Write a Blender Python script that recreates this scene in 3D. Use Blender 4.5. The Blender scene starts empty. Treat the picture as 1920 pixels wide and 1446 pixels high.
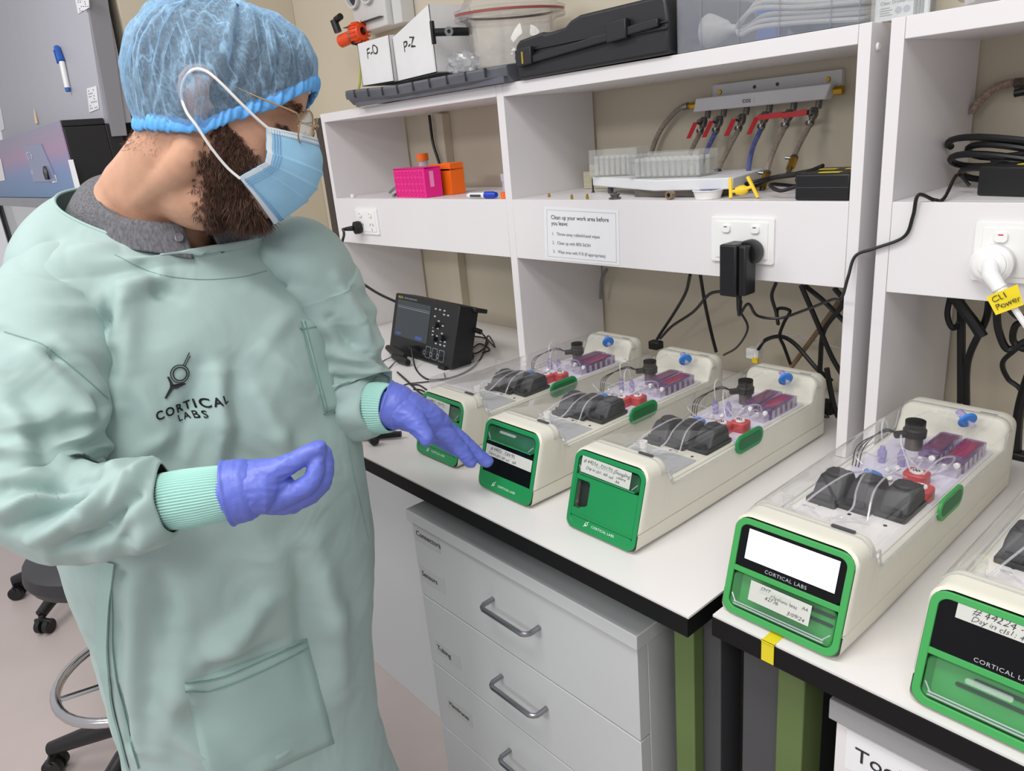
import bpy, math, random
import numpy as np
from mathutils import Vector, Matrix, noise
from mathutils.bvhtree import BVHTree
random.seed(7)
SC = bpy.context.scene
COL = SC.collection
PI = math.pi
# ---------------------------------------------------------------- camera
CP = Vector((2.12676, -1.12862, 1.459266))
yaw, pitch, roll, FPX = -0.87782092, -0.32573293, -0.09283388, 1398.942
_f = Vector((math.sin(yaw)*math.cos(pitch), math.cos(yaw)*math.cos(pitch), math.sin(pitch)))
_r = _f.cross(Vector((0, 0, 1))).normalized()
_u = _r.cross(_f)
CR = math.cos(roll)*_r + math.sin(roll)*_u
CU = -math.sin(roll)*_r + math.cos(roll)*_u
CF = _f
cd = bpy.data.cameras.new('camera'); cam = bpy.data.objects.new('camera', cd); COL.objects.link(cam)
cd.sensor_width = 36; cd.lens = 36*FPX/1920; cd.clip_start = 0.02
M = Matrix((CR, CU, -CF)).transposed().to_4x4(); M.translation = CP
cam.matrix_world = M
SC.camera = cam
def PX(px, py, t):                      # the place seen at (px,py) at distance t along the view axis
    return CP + (CF + CR*((px-960)/FPX) - CU*((py-723)/FPX))*t
def PA(px, py, ax, val):                # the place seen at (px,py) on the plane axis=val
    d = CF + CR*((px-960)/FPX) - CU*((py-723)/FPX)
    return CP + d*((val-CP[ax])/d[ax])
# ---------------------------------------------------------------- world, lights, exposure
w = bpy.data.worlds.new('world'); SC.world = w; w.use_nodes = True
w.node_tree.nodes['Background'].inputs[0].default_value = (0.97, 0.955, 1.0, 1)
w.node_tree.nodes['Background'].inputs[1].default_value = 0.60
def area(name, loc, sx, sy, power, col=(1.0, .985, .96), rot=(0, 0, 0)):
    l = bpy.data.lights.new(name, 'AREA'); l.shape = 'RECTANGLE'; l.size = sx; l.size_y = sy; l.energy = power; l.color = col
    o = bpy.data.objects.new(name, l); o.location = loc; o.rotation_euler = rot; COL.objects.link(o); return o
area('ceiling_light', (1.7, -1.35, 2.75), 1.2, .5, 24)
area('ceiling_light', (-0.3, -1.6, 2.75), 1.2, .5, 19)
area('ceiling_light', (3.2, -2.2, 2.75), 1.2, .5, 22)
area('ceiling_light', (1.2, -3.6, 2.6), 1.2, .5, 34, rot=(math.radians(22), 0, 0))
SC.view_settings.view_transform = 'Standard'
SC.view_settings.look = 'None'
SC.view_settings.gamma = 1
SC.view_settings.exposure = 0.0
SC.view_settings.use_curve_mapping = False
# ---------------------------------------------------------------- materials
def lin(c): return tuple(((v/255)/12.92 if v/255 <= .04045 else ((v/255+.055)/1.055)**2.4) for v in c)
MATS = {}
def mat(name, rgb, rough=.5, metal=0, var=.05, vs=8, bump=0, bs=60, emit=0, alpha=1, coat=0, spec=.5, sheen=0, stretch=None):
    if name in MATS: return MATS[name]
    m = bpy.data.materials.new(name); m.use_nodes = True; nt = m.node_tree; b = nt.nodes['Principled BSDF']
    c = lin(rgb)
    tc = nt.nodes.new('ShaderNodeTexCoord'); src = tc.outputs['Object']
    if stretch:
        mp = nt.nodes.new('ShaderNodeMapping'); mp.inputs['Scale'].default_value = stretch; nt.links.new(src, mp.inputs[0]); src = mp.outputs[0]
    n = nt.nodes.new('ShaderNodeTexNoise'); n.inputs['Scale'].default_value = vs; n.inputs['Detail'].default_value = 4
    nt.links.new(src, n.inputs['Vector'])
    r = nt.nodes.new('ShaderNodeValToRGB'); r.color_ramp.elements[0].position = .3; r.color_ramp.elements[1].position = .7
    r.color_ramp.elements[0].color = (*[v*(1-var) for v in c], 1); r.color_ramp.elements[1].color = (*[min(1, v*(1+var)) for v in c], 1)
    nt.links.new(n.outputs['Fac'], r.inputs[0]); nt.links.new(r.outputs[0], b.inputs['Base Color'])
    b.inputs['Roughness'].default_value = rough; b.inputs['Metallic'].default_value = metal
    b.inputs['Specular IOR Level'].default_value = spec
    b.inputs['Coat Weight'].default_value = coat
    if sheen: b.inputs['Sheen Weight'].default_value = sheen
    if emit:
        b.inputs['Emission Color'].default_value = (*c, 1); b.inputs['Emission Strength'].default_value = emit
    if bump:
        n2 = nt.nodes.new('ShaderNodeTexNoise'); n2.inputs['Scale'].default_value = bs; n2.inputs['Detail'].default_value = 5
        nt.links.new(src, n2.inputs['Vector'])
        bp = nt.nodes.new('ShaderNodeBump'); bp.inputs['Strength'].default_value = bump; bp.inputs['Distance'].default_value = .002
        nt.links.new(n2.outputs['Fac'], bp.inputs['Height']); nt.links.new(bp.outputs[0], b.inputs['Normal'])
    MATS[name] = m
    return m
def clear(name, rgb=(255, 255, 255), opac=.08, rough=.05, tint=.0, gloss=1.0):
    """thin clear plastic: transparent, a little body colour, fresnel gloss"""
    if name in MATS: return MATS[name]
    m = bpy.data.materials.new(name); m.use_nodes = True; nt = m.node_tree; nt.nodes.clear()
    out = nt.nodes.new('ShaderNodeOutputMaterial')
    c = lin(rgb)
    tr = nt.nodes.new('ShaderNodeBsdfTransparent'); tr.inputs[0].default_value = (*[1-(1-v)*tint for v in c], 1)
    df = nt.nodes.new('ShaderNodeBsdfDiffuse'); df.inputs[0].default_value = (*c, 1)
    nz = nt.nodes.new('ShaderNodeTexNoise'); nz.inputs['Scale'].default_value = 14
    mr = nt.nodes.new('ShaderNodeMapRange'); mr.inputs['To Min'].default_value = opac*.7; mr.inputs['To Max'].default_value = opac*1.3
    nt.links.new(nz.outputs['Fac'], mr.inputs['Value'])
    mx = nt.nodes.new('ShaderNodeMixShader'); nt.links.new(mr.outputs[0], mx.inputs[0]); nt.links.new(tr.outputs[0], mx.inputs[1]); nt.links.new(df.outputs[0], mx.inputs[2])
    gl = nt.nodes.new('ShaderNodeBsdfGlossy'); gl.inputs['Roughness'].default_value = rough
    lw = nt.nodes.new('ShaderNodeLayerWeight'); lw.inputs[0].default_value = .5
    pw = nt.nodes.new('ShaderNodeMath'); pw.operation = 'POWER'; pw.inputs[1].default_value = 4; nt.links.new(lw.outputs['Facing'], pw.inputs[0])
    ml = nt.nodes.new('ShaderNodeMath'); ml.operation = 'MULTIPLY_ADD'; ml.inputs[1].default_value = .75*gloss; ml.inputs[2].default_value = .045*gloss; ml.use_clamp = True
    nt.links.new(pw.outputs[0], ml.inputs[0])
    m2 = nt.nodes.new('ShaderNodeMixShader'); nt.links.new(ml.outputs[0], m2.inputs[0]); nt.links.new(mx.outputs[0], m2.inputs[1]); nt.links.new(gl.outputs[0], m2.inputs[2])
    nt.links.new(m2.outputs[0], out.inputs[0])
    MATS[name] = m
    return m
WHITE = mat('white_melamine', (227, 224, 225), .38, var=.015, vs=3)
BENCH = mat('bench_laminate', (228, 225, 223), .3, var=.02, vs=5)
BLACKE = mat('black_edge', (9, 9, 10), .55, spec=.25)
WALLM = mat('beige_wall', (206, 197, 177), .7, var=.02, vs=2, bump=.05, bs=200)
FLOORM = mat('vinyl_floor', (186, 174, 170), .45, var=.05, vs=3, bump=.03, bs=40)
GREYC = mat('grey_cabinet_paint', (196, 199, 200), .45, var=.015, vs=3)
DKGREY = mat('dark_grey', (70, 71, 74), .55)
OLIVE = mat('olive_green_leg', (92, 112, 62), .5)
CREAM = mat('cream_plastic', (222, 220, 206), .4, var=.015)
GREEN = mat('green_plastic', (22, 140, 78), .38, var=.03)
GREEN2 = mat('bright_green_plastic', (62, 160, 82), .38, var=.03)
BLACK = mat('black_plastic', (20, 20, 22), .4)
BLACKR = mat('black_rubber', (17, 17, 18), .5)
CABLE = mat('black_cable', (16, 16, 18), .42)
PUMP = mat('charcoal_plastic', (34, 36, 40), .5)
CHROME = mat('chrome', (200, 200, 202), .15, 1)
STEEL = mat('satin_steel', (150, 152, 156), .3, 1)
BRASS = mat('brass', (190, 150, 50), .3, 1)
WHITEP = mat('white_plastic', (238, 238, 236), .3, var=.01)
PAPER = mat('white_paper', (232, 233, 236), .6, var=.01)
INK = mat('black_ink', (28, 28, 32), .6)
WINK = mat('white_print', (235, 245, 238), .5)
REDP = mat('red_plastic', (200, 30, 40), .35)
CLEARC = clear('clear_cover', (240, 242, 240), .018, .04, gloss=1.1)
CLEART = clear('clear_tube', (232, 230, 238), .3, .1, gloss=1.2)
CLEARB = clear('clear_box', (225, 230, 228), .22, .08)
# ---------------------------------------------------------------- mesh helpers
class MB:
    def __init__(s): s.v = []; s.f = []
    def add(s, vs, fs):
        k = len(s.v); s.v += [tuple(p) for p in vs]; s.f += [tuple(i+k for i in f) for f in fs]; return s
    def box(s, x0, x1, y0, y1, z0, z1, T=None):
        P = [Vector((x, y, z)) for z in (z0, z1) for y in (y0, y1) for x in (x0, x1)]
        if T: P = [T(p) for p in P]
        return s.add(P, [(0, 2, 3, 1), (4, 5, 7, 6), (0, 1, 5, 4), (2, 6, 7, 3), (0, 4, 6, 2), (1, 3, 7, 5)])
    def tube(s, pts, r, n=8, caps=True):
        pts = [Vector(p) for p in pts]; m = len(pts)
        rr = r if isinstance(r, (list, tuple)) else [r]*m
        t = (pts[1]-pts[0]).normalized()
        a = t.orthogonal().normalized(); V = []; F = []
        for i, p in enumerate(pts):
            t2 = (pts[min(i+1, m-1)]-pts[max(i-1, 0)])
            t2 = t2.normalized() if t2.length > 1e-9 else t
            a = (a - t2*a.dot(t2)).normalized(); b = t2.cross(a); t = t2
            for k in range(n):
                q = 2*PI*k/n; V.append(p+(a*math.cos(q)+b*math.sin(q))*rr[i])
        for i in range(m-1):
            for k in range(n):
                F.append((i*n+k, i*n+(k+1) % n, (i+1)*n+(k+1) % n, (i+1)*n+k))
        if caps: F.append(tuple(range(n))[::-1]); F.append(tuple((m-1)*n+k for k in range(n)))
        return s.add(V, F)
    def cyl(s, p0, p1, r, n=20, r1=None): return s.tube([p0, p1], [r, r if r1 is None else r1], n)
    def lathe(s, prof, o=(0, 0, 0), ax=(0, 0, 1), n=28):
        """profile of (radius, height) spun about the axis"""
        ax = Vector(ax).normalized(); a = ax.orthogonal().normalized(); b = ax.cross(a); o = Vector(o); V = []; F = []
        for r, h in prof:
            for k in range(n):
                q = 2*PI*k/n; V.append(o+ax*h+(a*math.cos(q)+b*math.sin(q))*max(r, 1e-5))
        for i in range(len(prof)-1):
            for k in range(n): F.append((i*n+k, i*n+(k+1) % n, (i+1)*n+(k+1) % n, (i+1)*n+k))
        return s.add(V, F)
    def prism(s, outline, T, d0, d1):
        """outline of (u,v) pushed from depth d0 to d1 through T(u,v,d)"""
        n = len(outline); V = [T(u, v, d) for d in (d0, d1) for u, v in outline]
        F = [tuple(range(n))[::-1], tuple(range(n, 2*n))]+[(i, (i+1) % n, n+(i+1) % n, n+i) for i in range(n)]
        return s.add(V, F)
    def ring(s, outer, inner, T, d0, d1):
        n = len(outer); V = [T(u, v, d) for d in (d0, d1) for L in (outer, inner) for u, v in L]; F = []
        for i in range(n):
            j = (i+1) % n
            F += [(i, n+i, n+j, j), (2*n+i, 2*n+j, 3*n+j, 3*n+i), (i, j, 2*n+j, 2*n+i), (n+i, 3*n+i, 3*n+j, n+j)]
        return s.add(V, F)
    def grid(s, fn, nu, nv, cu=False, cv=False):
        V = [fn(i/(nu if cu else nu-1), j/(nv if cv else nv-1)) for i in range(nu) for j in range(nv)]; F = []
        for i in range(nu if cu else nu-1):
            for j in range(nv if cv else nv-1):
                i2 = (i+1) % nu; j2 = (j+1) % nv
                F.append((i*nv+j, i2*nv+j, i2*nv+j2, i*nv+j2))
        return s.add(V, F)
    def build(s, name, m, parent=None, bevel=0, ang=35, flat=False, seg=2, sub=0):
        me = bpy.data.meshes.new(name); me.from_pydata(s.v, [], s.f); me.validate()
        import bmesh
        b = bmesh.new(); b.from_mesh(me); bmesh.ops.recalc_face_normals(b, faces=b.faces); b.to_mesh(me); b.free()
        me.materials.append(m)
        if not flat:
            me.shade_smooth(); me.set_sharp_from_angle(angle=math.radians(ang))
        o = bpy.data.objects.new(name, me); COL.objects.link(o)
        if bevel:
            md = o.modifiers.new('bevel', 'BEVEL'); md.width = bevel; md.segments = seg; md.limit_method = 'ANGLE'; md.angle_limit = math.radians(40)
        if sub:
            md = o.modifiers.new('sub', 'SUBSURF'); md.levels = sub; md.render_levels = sub
        if parent is not None: hang(o, parent)
        return o
def rootloc(p):
    return p.matrix_basis.translation.copy() if p.parent is None else rootloc(p.parent)
def hang(o, parent):
    o.parent = parent
    if parent.get('worldspace'): o.matrix_parent_inverse = Matrix.Translation(-Vector(parent['worldspace']))
    return o
def thing(name, label, cat, loc=(0, 0, 0), group=None, world=True, rz=0):
    """an Empty at the base; with world=True the parts are given in world coordinates"""
    o = bpy.data.objects.new(name, None); o.empty_display_size = .05; COL.objects.link(o); o.location = loc; o.rotation_euler.z = rz
    if world and rz == 0: o['worldspace'] = list(loc)
    o['label'] = label; o['category'] = cat
    if group: o['group'] = group
    return o
def tag(o, label, cat, group=None):
    o['label'] = label; o['category'] = cat
    if group: o['group'] = group
    return o
def struct(o): o['kind'] = 'structure'; return o
def plab(o, label): o['label'] = label; return o
def rrect(x0, x1, y0, y1, r, n=5):
    o = []
    for cx, cy, a in ((x1-r, y0+r, -90), (x1-r, y1-r, 0), (x0+r, y1-r, 90), (x0+r, y0+r, 180)):
        for k in range(n+1):
            q = math.radians(a+90*k/n); o.append((cx+r*math.cos(q), cy+r*math.sin(q)))
    return o
def smooth_path(pts, n=8):
    """Catmull-Rom through the points"""
    P = [Vector(p) for p in pts]; P = [P[0]*2-P[1]]+P+[P[-1]*2-P[-2]]; o = []
    for i in range(1, len(P)-2):
        for k in range(n):
            t = k/n; a, b, c, d = P[i-1:i+3]
            o.append(.5*((2*b)+(c-a)*t+(2*a-5*b+4*c-d)*t*t+(3*b-a-3*c+d)*t**3))
    o.append(P[-2]); return o
def text(name, body, size, origin, right, up, m, parent=None, thick=.0002, shear=0, align='LEFT', space=1.0, bold=0, jitter=0, linegap=1.0):
    c = bpy.data.curves.new(name, 'FONT'); c.body = body; c.size = size; c.extrude = thick; c.shear = shear; c.align_x = align
    c.space_character = space; c.offset = bold; c.resolution_u = 3; c.space_line = linegap
    o = bpy.data.objects.new(name, c); COL.objects.link(o)
    dg = bpy.context.evaluated_depsgraph_get(); dg.update()
    me = bpy.data.meshes.new_from_object(o.evaluated_get(dg)); bpy.data.objects.remove(o)
    R = Vector(right).normalized(); U = Vector(up); U = (U-R*U.dot(R)).normalized(); N = R.cross(U); O = Vector(origin)
    for v in me.vertices:
        p = v.co.copy()
        if jitter: p.y += jitter*size*noise.noise((p.x/size*1.3, 3.1, size*99)); p.x += jitter*size*.5*noise.noise((p.x/size*2, p.y/size*2, 9))
        v.co = O+R*p.x+U*p.y+N*(p.z+thick+.00025)
    me.materials.clear(); me.materials.append(m)
    ob = bpy.data.objects.new(name, me); COL.objects.link(ob)
    if parent is not None: hang(ob, parent)
    return ob
def XZ(y0):                              # plane facing -Y: (u,v,d) with d towards the room
    return lambda u, v, d: Vector((u, y0-d, v))
# ================================================================ the room
struct(MB().box(-4.5, 5, -5, .29, -.05, 0).build('floor', FLOORM))
struct(MB().box(-4.5, 4.2, .29, .37, 0, 2.9).build('wall_back', WALLM))
# tall beige cupboard wall at the left end of the bench
t = struct(thing('wall_left', 'tall beige panel wall at the left end of the shelving', 'wall', (-.62, 0, 0)))
del t['label'], t['category']
struct(MB().box(-1.5, -.62, -.305, .29, 1.562, 2.9).build('panel', WALLM, t, .002))
struct(MB().box(-1.5, -.62, -.36, .29, 0, 1.558).build('panel', WALLM, t, .002))
# ================================================================ benches
BZ = .9
t = thing('workbench', 'long white laminate workbench with black edge under the two-bay shelf', 'workbench', (.83, -.1, 0))
o = MB().box(.02, 1.672, -.514, .288, BZ-.003, BZ).build('bench_top', BENCH, t)
plab(MB().box(.02, 1.672, -.516, .288, BZ-.028, BZ-.003).build('black_edging', BLACKE, t), 'black edging under the white top')
plab(MB().box(1.60, 1.632, -.45, -.40, 0, BZ-.028).build('leg', OLIVE, t, .002), 'olive green steel leg')
plab(MB().box(1.632, 1.66, -.43, -.38, 0, BZ-.028).build('leg', DKGREY, t, .002), 'dark side leg')
MB().box(.03, .985, -.31, -.295, 0, BZ-.028).build('modesty_panel', GREYC, t, .001)
t = thing('workbench', 'right-hand white workbench with black edge, across the gap from the long one', 'workbench', (2.3, -.1, 0))
MB().box(1.69, 2.95, -.491, .288, BZ-.003, BZ).build('bench_top', BENCH, t)
plab(MB().box(1.69, 2.95, -.493, .288, BZ-.028, BZ-.003).build('black_edging', BLACKE, t), 'black edging under the white top')
plab(MB().box(1.752, 1.786, -.45, -.40, 0, BZ-.028).build('leg', OLIVE, t, .002), 'olive green steel leg')
plab(MB().box(1.70, 1.752, -.44, .2, 0, BZ-.028).build('end_panel', DKGREY, t, .001), 'dark grey end panel')
plab(MB().box(1.787, 2.9, .12, .14, 0, BZ-.028).build('back_panel', BLACKE, t, .001), 'dark back panel')
# ================================================================ shelving
D = .281; ZS = 1.3172; ZF = 1.1858; HT = 1.5595; TT = .018
t = thing('shelf_unit', 'white two-bay open shelf unit standing on the long workbench', 'shelf', (.8, .14, BZ))
for x in (0, .806, 1.594): MB().box(x, x+.018 if x != .806 else x+.0225, 0, D, BZ+.001, HT).build('side_panel', WHITE, t, .0008)
MB().box(.0185, .8055, 0, D, HT-.024, HT).build('top_panel', WHITE, t, .0008)
MB().box(.829, 1.5935, 0, D, HT-.026, HT).build('top_panel', WHITE, t, .0008)
for a, b in ((.0185, .8055), (.829, 1.5935)):
    MB().box(a, b, .018, D, ZS-.018, ZS).build('middle_shelf', WHITE, t, .0008)
    MB().box(a, b, 0, .0175, ZF, ZS).build('fascia', WHITE, t, .0008)
    MB().box(a, b, .018, D, ZF, ZF+.016).build('under_panel', WHITE, t, .0008)
t = thing('shelf_unit', 'white open shelf unit at the right edge, on the right-hand workbench', 'shelf', (2.2, .14, BZ))
MB().box(1.638, 1.6565, 0, D, BZ+.001, HT).build('side_panel', WHITE, t, .0008)
MB().box(1.657, 2.6, 0, D, HT-.028, HT).build('top_panel', WHITE, t, .0008)
MB().box(1.657, 2.6, .018, D, ZS-.018, ZS).build('middle_shelf', WHITE, t, .0008)
MB().box(1.657, 2.6, 0, .0175, ZF, ZS).build('fascia', WHITE, t, .0008)
MB().box(1.657, 2.6, .018, D, ZF, ZF+.016).build('under_panel', WHITE, t, .0008)
MB().box(2.6, 2.618, 0, D, BZ+.001, HT).build('side_panel', WHITE, t, .0008)
o = MB().lathe([(0, .003), (.004, .003), (.006, 0)], (1.6125, .02, 1.528), (1, 0, 0), 12).build('cover_cap', WHITEP)
tag(o, 'tiny white screw cap on the right side of the two-bay shelf', 'cap')
# plain dark upright strip just left of the shelf
struct(MB().box(-.040, -.004, .0, .04, .87, 1.55).build('strip_1', mat('dark_strip', (66, 58, 52), .6)))
struct(MB().box(.19, .245, .262, .289, .905, HT-.03).build('trim_2', WALLM))
# ================================================================ drawer cabinet under the long bench
t = thing('drawer_cabinet', 'grey steel drawer cabinet with four labelled drawers under the long bench', 'drawer cabinet', (1.28, -.3, 0))
MB().box(1.0, 1.556, -.452, .1, .02, .772).build('carcass', GREYC, t, .001)
MB().box(.994, 1.562, -.482, .1, .773, .797).build('top_panel', GREYC, t, .0015)
zs = [(.608, .770), (.446, .605), (.284, .443), (.06, .281)]
INKL = mat('drawer_label_ink', (60, 62, 64), .6)
PL = mat('drawer_label_paper', (190, 192, 192), .5)
for i, (a, b) in enumerate(zs):
    d = MB().box(1.0, 1.556, -.475, -.453, a, b).build('drawer', GREYC, t, .001)
    cz = {0: .703, 1: .541, 2: .372, 3: .2}[i]
    m = MB(); pts = [(1.236, -.474, cz), (1.236, -.497, cz), (1.24, -.503, cz), (1.246, -.506, cz), (1.342, -.506, cz), (1.348, -.503, cz), (1.352, -.497, cz), (1.352, -.474, cz)]
    m.tube(pts, .0045, 10); h = m.build('handle', STEEL, d)
for s, z, x in (('Connectors', .745, 1.012), ('Sensors', .655, 1.012), ('Tubing', .49, 1.03), ('Membranes', .36, 1.045)):
    MB().box(x-.006, x+.075, -.4758, -.4752, z-.012, z+.022).build('label_card', PL, t)
    text('label_text', s, .0165 if s != 'Membranes' else .014, (x, -.4758, z), (1, 0, 0), (0, 0, 1), INKL, t)
t = thing('drawer_cabinet', 'white drawer cabinet marked Tools under the right-hand bench', 'drawer cabinet', (2.1, -.3, 0))
MB().box(1.834, 2.4, -.447, .1, .02, .825).build('carcass', WHITE, t, .001)
MB().box(1.828, 2.4, -.478, .1, .826, .852).build('top_panel', mat('grey_lid', (150, 151, 153), .5), t, .0015)
for a, b in ((.66, .822), (.49, .657)): MB().box(1.834, 2.4, -.47, -.448, a, b).build('drawer', WHITE, t, .001)
MB().box(1.846, 1.925, -.4708, -.4702, .765, .818).build('label_card', PAPER, t)
text('label_text', 'Tools', .026, (1.856, -.4708, .783), (1, 0, 0), (0, 0, 1), INK, t)
o = MB().box(1.756, 1.771, -.496, -.470, BZ+.0002, BZ+.0006).add([], []).box(1.756, 1.771, -.4945, -.4935, BZ-.026, BZ+.0006).build('yellow_tape', mat('yellow_tape', (222, 205, 30), .5))
tag(o, 'small yellow tape flag on the front edge of the right bench', 'tape')
# ================================================================ the culture units on the benches
W_, L_, H_ = .135, .52, .118
LEAN = .036
def hprof(y):
    def ss(a, b, t): t = max(0, min(1, (t-a)/(b-a))); return t*t*(3-2*t)
    return H_ - (H_-.077)*ss(.045, .075, y)*(1-ss(.468, .488, y))
def lean(y, z): return LEAN*(z/H_)*max(0, 1-y/.2) if y < .2 else 0
def section(y, z0, z1, rt, rb, ins=0, n=5):
    out = []
    for cx, cz, a, r in ((W_-ins-rb, z0+rb, -90, rb), (W_-ins-rt, z1-rt, 0, rt), (ins+rt, z1-rt, 90, rt), (ins+rb, z0+rb, 180, rb)):
        for k in range(n+1):
            q = math.radians(a+90*k/n); x = cx+r*math.cos(q); z = cz+r*math.sin(q)
            out.append(Vector((x, y+lean(y, z), z)))
    return out
def loft(rows, cap=True):
    n = len(rows[0]); m = MB(); V = [p for r in rows for p in r]; F = []
    for i in range(len(rows)-1):
        for k in range(n): F.append((i*n+k, i*n+(k+1) % n, (i+1)*n+(k+1) % n, (i+1)*n+k))
    if cap: F += [tuple(range(n))[::-1], tuple((len(rows)-1)*n+k for k in range(n))]
    return m.add(V, F)
def FP(u, v, d=0):                       # the leaning front face: u across, v up the slope, d outward
    c, s = math.cos(math.atan2(LEAN, H_)), math.sin(math.atan2(LEAN, H_))
    return Vector((u, v*s-d*c, v*c+d*s))
FV = math.hypot(H_, LEAN)
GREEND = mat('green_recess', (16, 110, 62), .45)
SCREENB = mat('black_screen_glass', (8, 9, 13), .2, spec=.25)
SCREENL = mat('lit_screen', (250, 251, 255), .3, emit=1.5, var=0)
CLEARG = clear('clear_flap', (190, 230, 205), .02, .04, gloss=.7)
PURPLE = clear('purple_media', (150, 112, 168), .30, .06, tint=.25)
MEDR = mat('red_media', (150, 44, 78), .25, var=.15, vs=60)
MEDP = mat('purple_film', (118, 66, 98), .25, var=.15, vs=60)
LILAC = clear('lilac_plastic', (168, 158, 212), .5, .08, tint=.2)
CLEARK = clear('clear_block', (222, 214, 232), .4, .08)
BLUEP = mat('blue_filter_plastic', (52, 128, 214), .35)
REDC = mat('red_clamp_plastic', (196, 70, 74), .35)
SILV = mat('pump_bolt_silver', (70, 72, 76), .4, .7)
DECKG = mat('grey_deck_sheet', (176, 178, 180), .5, bump=.2, bs=300)
DECKW = mat('white_deck_sheet', (232, 230, 228), .4)
TAGP = mat('tape_label_paper', (202, 204, 198), .6, var=.02)
CLEARF = clear('flap_grip_clear', (225, 240, 230), .25, .05)
COVERLINE = clear('rim_highlight_plastic', (205, 208, 206), .5, .08)  # more opaque than the cover, to paint highlights along its edges
def logo(m, u, v, s, T, mt, par):
    b = MB()
    for r0, r1 in ((.30, .36), (.42, .47)):
        o = [(u+s*r1*math.cos(q*PI/12), v+s*r1*math.sin(q*PI/12)) for q in range(24)]
        i = [(u+s*r0*math.cos(q*PI/12), v+s*r0*math.sin(q*PI/12)) for q in range(24)]
        b.ring(o, i, T, .0003, .0006)
    for a, o_ in ((50, .05), (50, -.05)):
        q = math.radians(a); dx, dy = math.cos(q), math.sin(q); nx, ny = -dy, dx; L0, L1 = .46, 1.15-(.12 if o_ < 0 else 0)
        P = [(u+s*(dx*l+nx*(o_+w)), v+s*(dy*l+ny*(o_+w))) for l, w in ((L0, -.022), (L1, -.022), (L1, .022), (L0, .022))]
        b.prism(P, T, .0003, .0006)
    # the dark foot with three arms
    pts = [(-.62, .02), (-.52, .0), (-.45, -.33), (-.42, -.42), (.12, -.5), (.16, -.58), (-.3, -.66), (-.5, -.62), (-.95, -1.0), (-1.02, -.94), (-.62, -.5), (-.58, -.3)]
    b.prism([(u+s*x, v+s*y) for x, y in pts], T, .0003, .0006)
    return b.build('logo', mt, par, flat=True)
def handwriting(s, size, u, v, par, T=FP, ang=0, d=.0009, m=INK):
    c, sn = math.cos(ang), math.sin(ang)
    R = T(1, 0, 0)-T(0, 0, 0); U = T(0, 1, 0)-T(0, 0, 0)
    return text('handwriting', s, size, T(u, v, d), R*c+U*sn, U*c-R*sn, m, par, thick=.00008, shear=.25, jitter=.22, bold=-.00011*size/.008)
def paper_label(u0, v0, w, h, ang, par, lines, d=.0016, name='paper_label'):
    c, s = math.cos(ang), math.sin(ang)
    q = [(u0+x*c-y*s, v0+x*s+y*c) for x, y in ((0, 0), (w, 0), (w, h), (0, h))]
    lb = MB().prism(q, FP, d, d+.0003).build(name, TAGP, par)
    for s_, size, x, y in lines:
        handwriting(s_, size, u0+x*c-y*s, v0+x*s+y*c, par, ang=ang, d=d+.0003)
    return lb
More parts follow.
